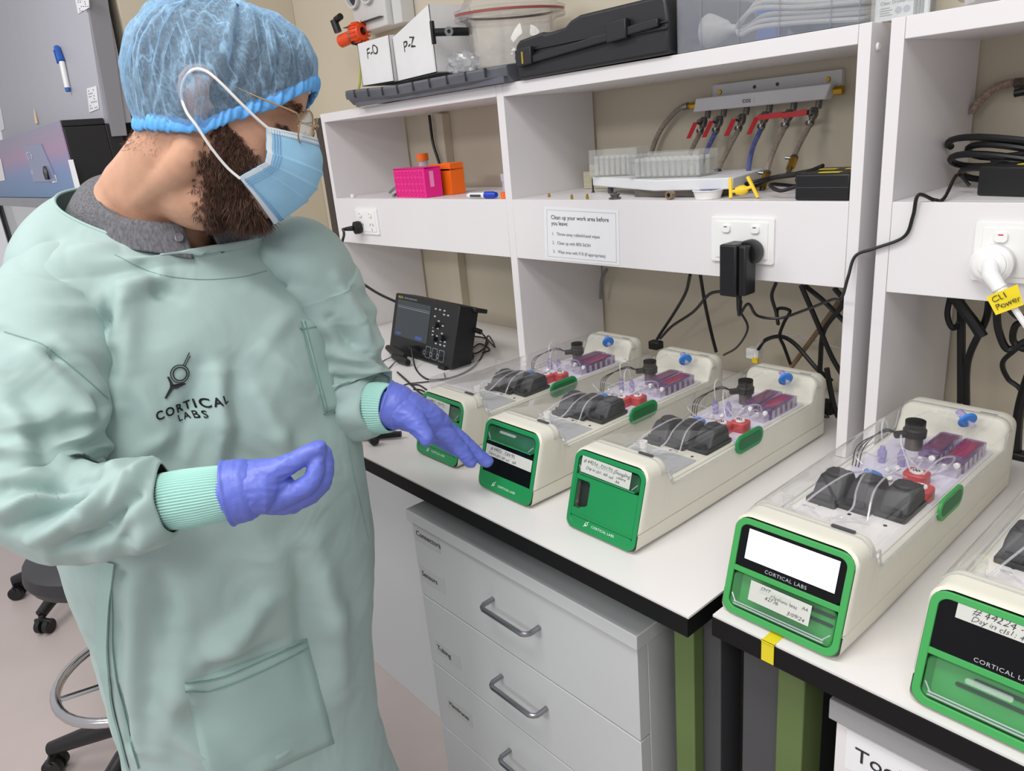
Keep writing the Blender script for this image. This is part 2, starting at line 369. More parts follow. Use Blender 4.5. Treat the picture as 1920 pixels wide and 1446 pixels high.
def device(loc, style, sx, label, lines, seed, window=False, fv=False, cream=CREAM):
    R = random.Random(seed)
    t = thing('culture_unit', label, 'laboratory device', loc, 'benchtop culture units', world=False)
    t.scale = (sx, 1, 1)
    A = lambda m, *a, **k: m.build(a[0], a[1], t, *a[2:], **k)
    GR = GREEN2 if style == 'C' else GREEN
    # shell
    ys = [0, .003, .012, .025, .04, .046]+[.048+.002*i for i in range(14)]+[.085, .12, .2, .3, .4, .46]+[.468+.002*i for i in range(11)]+[.492, .505, .516, .52]
    rows = [section(y, .0288, hprof(y)-(.002 if y in (0, .52) else 0), .017 if hprof(y) > .1 else .006+.011*max(0, (hprof(y)-.077)/.041), .003, .002 if y in (0, .52) else 0) for y in ys]
    hm = loft(rows); hm.f = [f for f in hm.f if f != tuple(range(len(rows[0])))[::-1]]; hm.f = [f for f in hm.f if not (len(f) == 4 and f[0] % 24 == 23 and f[0]//24 < 3)]; A(hm, 'housing', cream, ang=40)
    rows = [section(y, .003, .0283, .0012, .009 if y < .1 else .005, .0012) for y in (0.0005, .02, .1, .2, .35, .519)]
    hm = loft(rows); hm.f = [f for f in hm.f if f != tuple(range(len(rows[0])))[::-1]]; hm.f = [f for f in hm.f if not (len(f) == 4 and f[0] % 24 == 11 and f[0]//24 < 1)]; A(hm, 'base', cream, ang=40)
    for x in (.02, W_-.02):
        for y in (.04, .48): A(MB().cyl((x, y, 0), (x, y, .005), .007, 12), 'rubber_foot', BLACKR)
    # green front
    o_ = rrect(.0025, W_-.0025, .004, FV-.004, .014, 6)
    fr_i = rrect(.0095, W_-.0095, .012, FV-.011, .009, 6)
    if style == 'C':
        A(MB().ring(o_, fr_i, FP, -.0015, .0022), 'front_bezel', GR, .0008)
        mid = .058
        A(MB().box(0, 1, 0, 1, 0, 1, T=lambda p: FP(.009+(W_-.018)*p.x, mid-.003+.0065*p.y, -.001+.0028*p.z)), 'front_divider', GR, .0005)
        scr = A(MB().prism(rrect(.0097, W_-.0097, mid+.0037, FV-.0112, .007, 5), FP, -.002, .0006), 'screen', SCREENB)
        if lines[0] == 'lit':
            plab(MB().box(0, 1, 0, 1, 0, 1, T=lambda p: FP(.019+(W_-.036)*p.x, .0725+.0355*p.y, .0006+.0003*p.z)).build('display', SCREENL, scr), 'white lit display')
            MB().ring([(u, v) for u, v in rrect(.091, .099, .0765, .0795, .0004, 1)], [(u, v) for u, v in rrect(.0914, .0986, .0769, .0791, .0003, 1)], FP, .0009, .0011).build('display_button', mat('teal_print', (70, 190, 160), .5), scr)
        text('brand_print', 'CORTICAL LABS', .0058, FP(.044, .0645, .0006), FP(1, 0)-FP(0, 0), FP(0, 1)-FP(0, 0), mat('grey_print', (180, 182, 188), .5), t, thick=.00008, space=1.12)
        # lower bay
        b = MB(); ou = rrect(.0105, W_-.0105, .0135, mid-.0035, .006, 4); 
        T = FP
        n = len(ou); V = [T(u, v, .0) for u, v in ou]+[T(u*.94+.004, v*.97+.001, -.014) for u, v in ou]
        b.add(V, [(i, (i+1) % n, n+(i+1) % n, n+i) for i in range(n)]+[tuple(range(n, 2*n))])
        rec = A(b, 'front_bay', GREEN2)
        for v0 in (.0405, .0305):
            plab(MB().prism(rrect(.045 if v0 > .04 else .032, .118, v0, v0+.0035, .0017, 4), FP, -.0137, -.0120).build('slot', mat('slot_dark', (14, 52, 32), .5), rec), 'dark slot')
        text('open_print', 'OPEN', .004, FP(.052, .0365, -.0135), FP(1, 0)-FP(0, 0), FP(0, 1)-FP(0, 0), mat('pale_green_print', (150, 205, 160), .5), rec, thick=.00008)
        fl = A(MB().prism(rrect(.0115, W_-.0115, .0145, mid-.0045, .006, 4), FP, .0004, .0014), 'clear_flap', CLEARG)
        MB().prism(rrect(.042, .078, .0425, .0475, .002, 4), FP, .0014, .0042).build('flap_grip', CLEARF, fl)
        for v0 in (.0165, .0195): MB().tube([FP(.016, v0, .0022), FP(W_-.018, v0, .0022)], .0008, 6).build('hinge_rod', CLEARK, fl)
        for u0, u1 in ((.0125, .0185), (W_-.0125, W_-.0205)): MB().tube([FP(u0, .028, .0018), FP(u1, .0185, .0024)], .0007, 6).build('hinge_rod', CLEARK, fl)
    else:
        A(MB().ring(o_, fr_i, FP, -.0015, .0018), 'front_bezel', GR, .0008)
        top0 = .0855
        b = MB(); ou = rrect(.0098, W_-.0098, top0, FV-.0115, .008, 4); n = len(ou)
        V = [FP(u, v, .0) for u, v in ou]+[FP(u*.95+.0034, v*.98+.002, -.013) for u, v in ou]
        b.add(V, [(i, (i+1) % n, n+(i+1) % n, n+i) for i in range(n)]+[tuple(range(n, 2*n))])
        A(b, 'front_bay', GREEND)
        fl = A(MB().prism(rrect(.0115, W_-.0115, top0+.001, FV-.0135, .006, 4), FP, .0004, .0012), 'clear_flap', CLEARG)
        MB().prism(rrect(.042, .080, FV-.0205, FV-.0165, .0018, 4), FP, .0012, .0036).build('flap_grip', CLEARF, fl)
        for u0, u1 in ((.0135, .020), (W_-.0135, W_-.022)): MB().tube([FP(u0, top0+.012, .0018), FP(u1, top0+.003, .0022)], .0007, 6).build('hinge_rod', CLEARK, fl)
        A(MB().tube([FP(.016, top0+.0005, .0022), FP(W_-.016, top0+.0005, .0022)], .0011, 6), 'hinge_bar', GR)
        if style == 'B':
            A(MB().prism(rrect(.0097, W_-.0097, .033, top0-.002, .002, 3), FP, -.002, .0012), 'screen', SCREENB)
            A(MB().prism(rrect(.0097, W_-.0097, .0115, .0325, .003, 3), FP, -.002, .0014), 'lower_panel', GR, .0004)
        else:
            if window:
                P = [(.010, .0225), (.0125, .0225), (.0125, .034), (.024, .034), (.0265, .0375), (.034, .0395), (.038, .044), (.038, .0735), (.0355, .077), (.012, .077), (.010, .077)]
                A(MB().prism([(.0385, .0225), (W_-.0098, .0225), (W_-.0098, top0-.0018), (.010, top0-.0018), (.010, .0772), (.036, .0772), (.0385, .074)], FP, -.002, .0012), 'front_panel', GR)
                A(MB().prism([(.010, .0225), (.0387, .0225), (.0387, .0435), (.034, .0395), (.0265, .0375), (.024, .034), (.0125, .034), (.0125, .0772), (.010, .0772)], FP, -.002, .0012), 'front_panel', GR)
                A(MB().box(0, 1, 0, 1, 0, 1, T=lambda p: FP(.0123+.0262*p.x, .034+.0432*p.y, -.010+.001*p.z)), 'cavity', mat('dark_cavity', (40, 46, 44), .4))
            else:
                A(MB().prism(rrect(.0097, W_-.0097, .0225, top0-.0018, .001, 2), FP, -.002, .0012), 'front_panel', GR)
            A(MB().prism(rrect(.0097, W_-.0097, .0115, .0218, .004, 3), FP, -.002, .0012), 'lower_panel', GR)
            A(MB().tube([FP(.012, .0262, .0013), FP(W_-.014, .0262, .0013)], .0008, 6), 'ridge', GR)
        logo(None, .043, .0168, .0056, lambda u, v, d: FP(u, v, d+.0014), WINK, t)
        text('brand_print', 'CORTICAL LABS', .0052, FP(.0525, .0142, .0014), FP(1, 0)-FP(0, 0), FP(0, 1)-FP(0, 0), WINK, t, thick=.00008, space=1.15)
    for fn in lines[1:]: fn(t)
    # deck
    zd = .0773
    A(MB().prism([(u, v) for u, v in rrect(.008, W_-.008, .085, .462, .008, 4)], lambda u, v, d: Vector((u, v, zd+d)), 0, .0016), 'deck_sheet', DECKW if style == 'C' else CREAM)
    if style != 'C':
        A(MB().prism(rrect(.012, W_-.016, .090, .165, .003, 3), lambda u, v, d: Vector((u, v, zd+.0016+d)), 0, .0006), 'grey_deck_panel', DECKG)
        A(MB().box(W_-.05, W_-.018, .094, .103, zd+.0022, zd+.0026), 'deck_label', PAPER)
    zb = zd+.0016
    for x in (.03, .065, .105):
        A(MB().lathe([(0, .0007), (.0022, .0007), (.0022, 0)], (x, .172, zb), n=10), 'bolt', SILV)
    # three pumps
    for x, y in ((.030, .205), (.0655, .213), (.102, .221)):
        p = MB().prism(rrect(x-.018, x+.018, y-.034, y+.034, .003, 3), lambda u, v, d: Vector((u, v, zb+d)), 0, .006)
        pm = A(p, 'pump', PUMP, .0006)
        rows = []
        for k, (z, sx_, s0, s1) in enumerate(((.006, .0160, -.022, .031), (.019, .0155, -.014, .030), (.0275, .0140, -.006, .0275), (.0285, .0128, -.005, .0265))):
            rows.append([Vector((u, v, zb+z)) for u, v in rrect(x-sx_, x+sx_, y+s0, y+s1, .004, 3)])
        loft(rows).build('pump_head', PUMP, pm, .0006)
        MB().lathe([(.0, .0048), (.0105, .0042), (.0125, .0025), (.0130, 0), (.0130, -.004)], (x, y+.010, zb+.0282), n=22).build('pump_cap', PUMP, pm)
        for k in range(3): MB().box(x-.010, x+.010, y-.030+k*.003, y-.0285+k*.003, zb+.006, zb+.014-k*.001).build('pump_rib', PUMP, pm)
        MB().lathe([(0, .001), (.0016, .001), (.0016, 0)], (x+.0135, y-.0265, zb+.0062), n=8).build('screw', STEEL, pm)
    # connector block near the front
    c = A(MB().lathe([(.009, 0), (.009, .004), (.0055, .006), (.0045, .016), (.006, .018), (.006, .028), (.0045, .028), (.0045, .02)], (.052 if style != 'C' else .014, .125, zb), n=18), 'white_connector' if style != 'C' else 'clear_connector', WHITEP if style != 'C' else CLEARB)
    if style != 'C': A(MB().box(.010, .03, .105, .118, zb, zb+.006).box(.014, .018, .108, .112, zb, zb+.016), 'clear_connector', CLEARB)
    # red clamps, filters, luer parts
    for (x, y) in ((.088, .275), (.106, .298)) if style != 'C' else ((.108, .262), (.090, .300)):
        q = A(MB().prism(rrect(x-.0135, x+.0135, y-.013, y+.013, .007, 4), lambda u, v, d: Vector((u, v, zb+d)), 0, .017), 'red_clamp', REDC, .0015)
        MB().lathe([(.0, .0018), (.007, .0018), (.0075, 0)], (x, y, zb+.0172), n=16).build('clamp_face', WHITEP, q)
        for k in range(4): MB().cyl((x-.003+.002*k, y-.003+.002*(k % 2), zb+.019), (x-.003+.002*k, y-.003+.002*(k % 2), zb+.0215), .001, 6).build('pin', STEEL, q)
    q = A(MB().lathe([(0, 0), (.010, 0), (.011, .003), (.011, .006), (.0095, .008), (0, .009)], (.052, .262, zb+.012), (.2, .3, .93), 20), 'blue_filter', BLUEP)
    MB().cyl((.052, .262, zb), (.052, .262, zb+.014), .003, 8).build('filter_stem', CLEARK, q)
    for x, y in ((.035, .335), (.058, .338)):
        q = A(MB().lathe([(.0045, 0), (.0045, .009), (.0055, .010), (.0055, .019), (.0038, .020), (.003, .026)], (x, y, zb), n=12), 'lilac_connector', LILAC)
    # base of the cartridge area
    A(MB().box(.014, W_-.010, .25, .458, zb, zb+.0012), 'cartridge_tray', mat('pale_tray', (224, 220, 236), .4))
    # optics head
    q = A(MB().cyl((.048, .405, zb), (.048, .405, zb+.020), .011, 20), 'optics_body', mat('optics_metal', (120, 112, 104), .35, .8))
    MB().lathe([(.014, .020), (.0145, .028), (.0145, .031), (.0125, .033), (.0125, .044), (.0105, .0445), (0, .0445)], (.048, .405, zb), n=24).build('optics_cap', BLACKR, q)
    MB().cyl((.040, .393, zb+.0255), (.032, .383, zb+.0255), .0055, 12).build('optics_port', BLACKR, q)
    # cartridges
    for i, (x, y) in enumerate(((.080, .405), (.110, .400))):
        m = MB()
        m.prism(rrect(x-.0125, x+.0125, y-.042, y+.045, .003, 3), lambda u, v, d: Vector((u, v, zb+.0015+d)), 0, .0165)
        q = A(m, 'media_cartridge', PURPLE, .0006)
        MB().prism(rrect(x-.0095, x+.0095, y-.028, y+.032, .002, 3), lambda u, v, d: Vector((u, v, zb+.0182+d)), 0, .0014).build('media_window', MEDR if i else MEDP, q)
        MB().ring(rrect(x-.0118, x+.0118, y-.031, y+.035, .003, 3), rrect(x-.0098, x+.0098, y-.0285, y+.0325, .002, 3), lambda u, v, d: Vector((u, v, zb+.0182+d)), 0, .0026).build('window_rim', PURPLE, q)
        for k in range(5):
            MB().box(x+.0126, x+.0138, y-.036+k*.016, y-.030+k*.016, zb+.002, zb+.016).build('rib', CLEARK, q)
        for dx, zz in ((-.007, .008), (.007, .014)):
            MB().lathe([(.0032, 0), (.0038, .001), (.0038, .006), (.0, .0065)], (x+dx, y-.0435, zb+zz), (0, -1, .25), 10).build('white_cap', WHITEP, q)
        MB().box(x-.011, x+.011, y-.058, y-.043, zb+.0015, zb+.012).build('port_block', CLEARK, q)
    for k in range(4):
        A(MB().tube(smooth_path([(.07+.014*k, .352, zb+.012), (.068+.015*k, .335, zb+.014+.003*(k % 2)), (.075+.009*k, .312, zb+.012)], 5), .0018, 6), 'tube', CLEART)
    # blue disc filter by the rear wall
    q = A(MB().lathe([(0, -.0022), (.0108, -.0022), (.0125, -.001), (.0125, .001), (.0108, .0022), (0, .0022)], (.094, .455, zb+.040), (.75, -.55, -.35), 26), 'disc_filter', BLUEP)
    ax = Vector((.75, -.55, -.35)).normalized(); c0 = Vector((.094, .455, zb+.040))
    MB().cyl(c0-ax*.002, c0-ax*.019, .0058, 12, .005).build('filter_hub', LILAC, q)
    MB().tube([c0+ax*.002, c0+ax*.008, c0+ax*.008, c0+ax*.013], [.002, .002, .0042, .0042], 10).build('filter_port', CLEARK, q)
    # clear tubing
    def tb(pts, r=.0013, m=CLEART, nm='tube'): A(MB().tube(smooth_path([(a, b, zb+c_) for a, b, c_ in pts], 7), r, 6), nm, m)
    tb([(.052, .125, .012), (.04, .118, .024), (.03, .13, .018), (.034, .15, .006)])
    tb([(.056, .13, .01), (.075, .125, .020), (.092, .14, .020), (.088, .158, .008), (.07, .150, .006), (.06, .135, .010)])
    tb([(.060, .13, .008), (.080, .14, .026), (.07, .175, .034), (.06, .215, .034), (.052, .26, .022)])
    tb([(.02, .13, .006), (.034, .16, .026), (.045, .2, .036), (.048, .23, .030), (.052, .255, .022)])
    tb([(.09, .16, .006), (.084, .19, .032), (.083, .235, .036), (.088, .272, .020)])
    tb([(.085, .272, .02), (.068, .262, .034), (.072, .30, .036), (.092, .300, .022)])
    tb([(.108, .295, .02), (.120, .282, .034), (.122, .315, .034), (.112, .345, .016)])
    tb([(.10, .29, .02), (.112, .305, .040), (.118, .335, .034), (.11, .352, .012)])
    tb([(.035, .335, .024), (.03, .34, .05), (.026, .36, .055), (.022, .39, .02)], .0011)
    tb([(.058, .338, .024), (.058, .33, .05), (.066, .31, .046), (.088, .285, .022)], .0011)
    tb([(.052, .262, .02), (.032, .262, .034), (.026, .29, .03), (.035, .325, .012)])
    tb([(.052, .27, .02), (.066, .28, .028), (.07, .32, .024), (.078, .345, .012)])
    tb([(.085, .455, .044), (.06, .462, .046), (.03, .45, .03), (.022, .42, .008)], .0009)
    for k in range(3):
        tb([(.012+.004*k, .30, .002), (.014+.004*k, .31, .03), (.026, .36, .036+.002*k), (.036, .385, .027)], .0007, BLACKR, 'sensor_wire')
    for x, y in ((.06, .285), (.074, .262), (.07, .298)):
        A(MB().lathe([(.0028, 0), (.0036, .0005), (.0036, .006), (.002, .007), (0, .007)], (x, y, zb+.014), (R.uniform(-1, 1), R.uniform(-1, 1), .8), 10), 'white_cap', WHITEP)
    # latch handle on the right rail
    hx = W_+.0008
    T = lambda u, v, d: Vector((hx+.0012+d, u, v))
    z0, z1 = .064, .094
    sk = lambda P: [(u, v+(u-.275)*.0) for u, v in P]
    q = A(MB().prism(sk(rrect(.238, .312, z0, z1, .0145, 6)), T, -.002, .0016), 'side_latch', GR, .0006)
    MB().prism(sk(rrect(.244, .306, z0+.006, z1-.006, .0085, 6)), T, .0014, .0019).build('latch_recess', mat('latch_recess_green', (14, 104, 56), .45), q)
    # clear cover
    ys = [.034+.002*i for i in range(23)]+[.09, .16, .25, .34, .43, .46]+[.466+.002*i for i in range(15)]
    rows = []
    for y in ys:
        hb = min(hprof(y)+.0006, H_-.017); e = min(1, (y-.034)/.012, (.495-y)/.012); e = max(0, e)
        zt = H_+.0008+.0022*math.sin(e*PI/2); r = .0172; out = []
        x0, x1 = -.0007, W_+.0007
        P = [(x0, hb)]
        for k in range(7): q_ = math.radians(180-90*k/6); P.append((x0+r+r*math.cos(q_), max(hb, zt-r+r*math.sin(q_))))
        for k in range(7): q_ = math.radians(90-90*k/6); P.append((x1-r+r*math.cos(q_), max(hb, zt-r+r*math.sin(q_))))
        P.append((x1, hb))
        rows.append([Vector((x, y+lean(y, z), z)) for x, z in P])
    n = len(rows[0]); m = MB(); m.add([p for r_ in rows for p in r_], [(i*n+k, i*n+k+1, (i+1)*n+k+1, (i+1)*n+k) for i in range(len(rows)-1) for k in range(n-1)])
    cv = A(m, 'clear_cover', CLEARC, ang=60)
    for k in (0, n-1):
        MB().tube([r_[k]+Vector((0, 0, .001)) for r_ in rows], .0011, 6).build('rim_highlight', COVERLINE, cv)  # pale tubes stand in for highlights on the cover's edges
    for r_ in (rows[0], rows[-1]): MB().tube(r_, .0009, 6).build('rim_highlight', COVERLINE, cv)
    MB().prism(rrect(W_-.045, W_-.020, 0, .0055, .002, 3), lambda u, v, d: Vector((u, .0375+v+lean(.04, .118), .1192+d)), 0, .0012).build('cover_catch', DKGREY, cv)
    MB().prism(rrect(W_-.040, W_-.018, 0, .004, .0019, 3), lambda u, v, d: Vector((u, .496+v, .118+d)), 0, .0006).build('cover_catch', DKGREY, cv)
    return t
def LB(u, v, w, h, ang, lines, d=.0016): return lambda t: paper_label(u, v, w, h, ang, t, lines, d)
ID = 'culture unit with green front on the long bench'
device((.992, -.440, BZ), 'A', .97, 'cream and green culture unit, furthest left, next to the oscilloscope', [None,
    LB(.016, .093, .076, .020, -.02, [('# 44053 - DIV.95', .0075, .006, .0115), ('Day in cls1: 4th oct', .0068, .004, .003)])], 3)
device((1.2, -.456, BZ), 'B', 1.0, 'cream and green culture unit with a black front screen, touched by the gloved hand', [None,
    LB(.012, .060, .112, .0185, -.01, [('# 44251 , DIV.95', .0085, .012, .0105), ('Day in cls1: 4th oct    AA', .0066, .008, .0025)], .0016)], 4)
device((1.407, -.455, BZ), 'A', 1.0, 'cream and green culture unit with a cut-out window in its green front panel', [None,
    LB(.0165, .0885, .092, .024, -.01, [('# 44254 , DIV.95 (Sampling', .0078, .004, .0150), ('Day in cls1: 4th oct', .0066, .010, .0062), ('culture', .0058, .067, .0085), ('AA', .0058, .066, .0020)])], 5, window=True)
device((1.690, -.478, BZ), 'C', 1.08, 'cream and green culture unit with a lit white screen, on the right bench', ['lit',
    LB(.032, .028, .068, .0235, -.01, [('EMT', .0058, .012, .0165), ('Medium test', .0058, .024, .0125), ('42736', .0062, .018, .0075), ('AA', .0052, .058, .0150), ('3/09/24', .0062, .044, .0020)], .0028)], 6)
device((1.905, -.482, BZ), 'C', 1.08, 'cream and green culture unit with a dark screen and taped note, at right edge', ['off',
    LB(.024, .098, .100, .0175, -.005, [('# 44224 - DIV.95', .0095, .012, .0085), ('Day in cls1: 4th oct', .0072, .012, .0018)], .0010)], 8)
# ================================================================ power points
def gpo(x0, x1, z0, z1, label, holes=(), red=False):
    t = thing('power_point', label, 'power outlet', ((x0+x1)/2, 0, (z0+z1)/2), 'double power points on the shelf fascia')
    T = XZ(0)
    MB().prism(rrect(x0, x1, z0, z1, .004, 4), T, 0, .005).build('wall_plate', WHITEP, t, .0008)
    MB().prism(rrect(x0+.010, x1-.010, z0+.008, z1-.007, .003, 3), T, .005, .0068).build('face_plate', WHITEP, t, .0006)
    for fx in (.27, .73):
        cx = x0+(x1-x0)*fx
        s = MB().prism(rrect(cx-.008, cx+.008, z1-.026, z1-.012, .005, 5), T, .0068, .0105).build('rocker_switch', WHITEP, t, .001)
        MB().box(cx-.003, cx+.003, -.0108, -.0105, z1-.0165, z1-.0150).build('switch_mark', REDP if red else DKGREY, s)
        for dx, a in ((-.0075, .45), (.0075, -.45), (0, 0)):
            zc = z0+.028 if dx else z0+.014
            MB().box(-.001, .001, -.0071, -.0069, -.0042, .0042, T=lambda p: Vector((cx+dx+p.x*math.cos(a)+p.z*math.sin(a), p.y, zc+p.z*math.cos(a)-p.x*math.sin(a)))).build('slot', BLACK, t)
    return t
gpo(.128, .246, 1.216, 1.291, 'white double power point on the fascia of the left shelf bay')
gpo(1.355, 1.475, 1.214, 1.291, 'white double power point behind the black plug-in adapter')
gpo(1.769, 1.889, 1.214, 1.293, 'white double power point with a red mark, on the right shelf unit', red=True)
def cable(name, pts, r, label, m=CABLE, group=None, cat='cable', n=7):
    o = MB().tube(smooth_path(pts, 9), r, n).build(name, m)
    return tag(o, label, cat, group)
# black round plug, left bay, and its lead down to the oscilloscope
t = thing('power_plug', 'black plug in the left power point, its lead running to the oscilloscope', 'plug', (.148, -.02, 1.236))
MB().lathe([(0, .0), (.017, 0), (.019, .006), (.018, .018), (.009, .022), (.0, .023)], (.150, -.0075, 1.236), (-.15, -1, 0), 24).build('plug_body', BLACKR, t, ang=50)
MB().tube([(.148, -.028, 1.236), (.128, -.040, 1.235), (.106, -.042, 1.233)], [.008, .006, .004], 10).build('strain_relief', BLACKR, t)
P = [(.106, -.042, 1.233)]+[PA(x, y, 1, v) for x, y, v in ((645, 440, -.07), (640, 470, -.08), (655, 510, -.07), (700, 545, -.05), (745, 567, -.01), (775, 577, .04))]+[(.47, .05, 1.015)]
MB().tube(smooth_path(P, 9), .0038, 8).build('lead', CABLE, t)
# plug-in adapter
t = thing('power_adapter', 'black plug-in power adapter hanging from the middle power point', 'power adapter', (1.44, -.03, 1.20))
MB().lathe([(.019, 0), (.021, .004), (.021, .022), (.019, .026), (0, .026)], (1.440, -.0072, 1.236), (0, -1, 0), 24).build('plug_disc', BLACK, t)
MB().box(1.405, 1.437, -.055, -.012, 1.166, 1.253).build('case', BLACK, t, .003)
MB().box(1.437, 1.452, -.050, -.018, 1.168, 1.251).build('case_side', BLACK, t, .003)
MB().tube([(1.431, -.035, 1.168), (1.431, -.035, 1.145), (1.431, -.034, 1.13)], [.005, .0042, .003], 8).build('strain_relief', BLACKR, t)
a0 = Vector((1.431, -.034, 1.13))
MB().tube(smooth_path([a0]+[PA(x, y, 1, v) for x, y, v in ((1390, 565, -.01), (1386, 580, .02), (1402, 615, .05), (1383, 650, .10), (1357, 666, .16))], 8), .0022, 6).build('lead', CABLE, t)
tag(MB().tube(smooth_path([a0]+[PA(x, y, 1, v) for x, y, v in ((1403, 570, -.03), (1420, 592, .0), (1460, 597, .02), (1500, 585, .02), (1560, 562, -.03), (1578, 558, -.05))]+[PA(1590, 520, 1, -.02), PA(1604, 480, 1, -.006), PA(1640, 466, 1, -.006), PA(1695, 444, 1, -.006), PA(1712, 405, 1, -.006), PA(1722, 366, 1, -.01), PA(1752, 375, 1, .01), PA(1770, 372, 2, ZS+.004), PA(1795, 328, 1, .10), PA(1818, 348, 1, .10)], 8), .0026, 6).build('long_lead', CABLE), 'long black lead from the hanging adapter across the shelf gap to the right shelf', 'cable')
# white plug on the right with its yellow tag
t = thing('power_plug', 'large white round plug in the right power point, yellow tag on its lead', 'plug', (1.797, -.02, 1.24))
MB().lathe([(.024, 0), (.026, .003), (.026, .014), (.021, .018), (.020, .018), (.019, .020), (.011, .022), (.011, .026), (0, .027)], (1.797, -.0072, 1.240), (0, -1, 0), 30).build('plug_body', WHITEP, t)
MB().tube([(1.799, -.030, 1.240), (1.806, -.047, 1.231), (1.822, -.053, 1.213), (1.836, -.054, 1.197)], [.0095, .010, .0085, .006], 14).build('strain_relief', WHITEP, t)
for k in range(4):
    c = Vector((1.818+.0035*k, -.0525, 1.218-.0045*k)); MB().tube([c, c+Vector((.0012, 0, -.0016))], .0098-.0006*k, 14).build('relief_ring', WHITEP, t)
MB().tube(smooth_path([(1.836, -.054, 1.197), (1.850, -.054, 1.178), (1.870, -.05, 1.15), (1.90, -.02, 1.10), (1.93, .06, 1.02)], 8), .004, 8).build('lead', WHITEP, t)
YT = mat('yellow_tag', (238, 214, 20), .5)
A_ = PA(1849, 557, 1, -.07); B_ = PA(1908, 533, 1, -.06); C_ = PA(1919, 572, 1, -.06); D_ = PA(1867, 591, 1, -.07)
nn = (B_-A_).cross(D_-A_).normalized()*.0006
tg = MB().add([A_, B_, C_, D_, A_+nn, B_+nn, C_+nn, D_+nn], [(0, 1, 2, 3), (4, 5, 6, 7), (0, 1, 5, 4), (1, 2, 6, 5), (2, 3, 7, 6), (3, 0, 4, 7)]).build('yellow_tag', YT, t)
rr_ = (B_-A_).normalized(); uu_ = (A_-D_).normalized(); nn_ = rr_.cross(uu_)
text('tag_text', 'CL1\nPower', .0105, A_.lerp(D_, .38)+rr_*.004+nn_*.0008, rr_, uu_, INK, tg, thick=.0001, jitter=.2)
# black plug at the very edge
t = thing('power_plug', 'black plug cut by the right edge of the photo, beside the white plug', 'plug', (1.86, -.02, 1.24))
MB().lathe([(0, .0), (.018, 0), (.020, .006), (.018, .026), (0, .030)], (1.857, -.0072, 1.243), (0, -1, 0), 24).build('plug_body', BLACKR, t)
MB().tube([(1.857, -.036, 1.243), (1.872, -.046, 1.225), (1.882, -.046, 1.2), (1.885, -.03, 1.15), (1.89, .05, 1.05)], .004, 8).build('lead', CABLE, t)
# ================================================================ printed notice
t = thing('notice', 'printed clean-up notice taped to the shelf fascia', 'notice', (1.03, 0, 1.24))
MB().prism([(.931, 1.303), (1.141, 1.298), (1.138, 1.190), (.923, 1.190)], XZ(-.0), .0003, .0008).build('sheet', PAPER, t)
MB().ring([(.939, 1.297), (1.134, 1.2925), (1.131, 1.195), (.932, 1.1955)], [(.940, 1.296), (1.133, 1.2915), (1.130, 1.196), (.933, 1.1965)], XZ(0), .0008, .0010).build('print_border', mat('pale_border', (176, 180, 190), .6), t)
tx = mat('notice_print', (50, 52, 58), .6); tx2 = mat('notice_print_small', (120, 122, 130), .6)
rt = (1, 0, -.012)
text('heading_text', 'Clean up your work area before\nyou leave:', .0125, (.951, -.001, 1.277), rt, (0, 0, 1), tx, t, thick=.00005)
for k, s in enumerate(('1.   Throw away rubbish/used wipes', '2.   Clean up with 80% EtOH', '3.   Wipe area with F10 (if appropriate)')):
    text('list_text', s, .0095, (.950, -.001, 1.243-.019*k), rt, (0, 0, 1), tx2, t, thick=.00005)
# ================================================================ CO2 manifold on the wall of the middle bay
t = thing('gas_manifold', 'white CO2 manifold with six valves and hoses on the wall', 'manifold', (1.28, .27, 1.47))
MB().box(1.165, 1.437, .278, .289, 1.478, 1.515).build('back_rail', mat('pale_rail', (214, 215, 216), .35), t, .001)
m = MB(); m.prism([(1.135, 1.466), (1.42, 1.466), (1.430, 1.492), (1.142, 1.492)], lambda u, v, d: Vector((u, .272-d, v)), -.006, .020)
m.build('manifold_bar', mat('aluminium_bar', (232, 233, 236), .35), t, .002)
for x, s in ((1.183, 0), (1.412, 0)): MB().lathe([(0, .002), (.004, .002), (.005, 0)], (x, .278, 1.50), (0, -1, 0), 10).build('brass_screw', BRASS, t)
for x in (1.262, 1.311): MB().lathe([(0, .001), (.0035, .001), (.0035, 0)], (x, .278, 1.502), (0, -1, 0), 10).build('screw', DKGREY, t)
MB().box(1.246, 1.278, .2512, .2519, 1.472, 1.483).build('name_label', PAPER, t)
text('name_text', 'CO2', .0085, (1.252, .2512, 1.4745), (1, 0, 0), (0, 0, 1), INK, t, thick=.0001, bold=.0002, space=1.15)
MB().cyl((1.430, .268, 1.479), (1.446, .268, 1.479), .008, 6).build('end_plug', BRASS, t)
MB().cyl((1.118, .268, 1.479), (1.136, .268, 1.479), .007, 6).cyl((1.108, .268, 1.479), (1.118, .268, 1.479), .0055, 10).build('inlet_fitting', BRASS, t)
HOSE = mat('braided_hose', (150, 138, 126), .4, var=.3, vs=260, bump=.5, bs=400)
HOSB = mat('blue_hose', (92, 100, 158), .4, var=.35, vs=160)
MB().tube(smooth_path([(1.110, .268, 1.479), (1.085, .268, 1.474), (1.045, .268, 1.443), (1.018, .268, 1.405), (1.002, .262, 1.350), (.995, .25, 1.32)], 8), .0055, 10).build('inlet_hose', HOSE, t)
MB().cyl((1.100, .268, 1.478), (1.112, .268, 1.480), .0075, 14).build('hose_clamp', STEEL, t)
vx = [1.166, 1.204, 1.256, 1.306, 1.356, 1.405]
ends = [(1292, 300), (1313, 322), (1343, 328), (1404, 332), (1436, 332), (1487, 302)]
DKST = mat('valve_metal', (118, 116, 112), .3, .9)
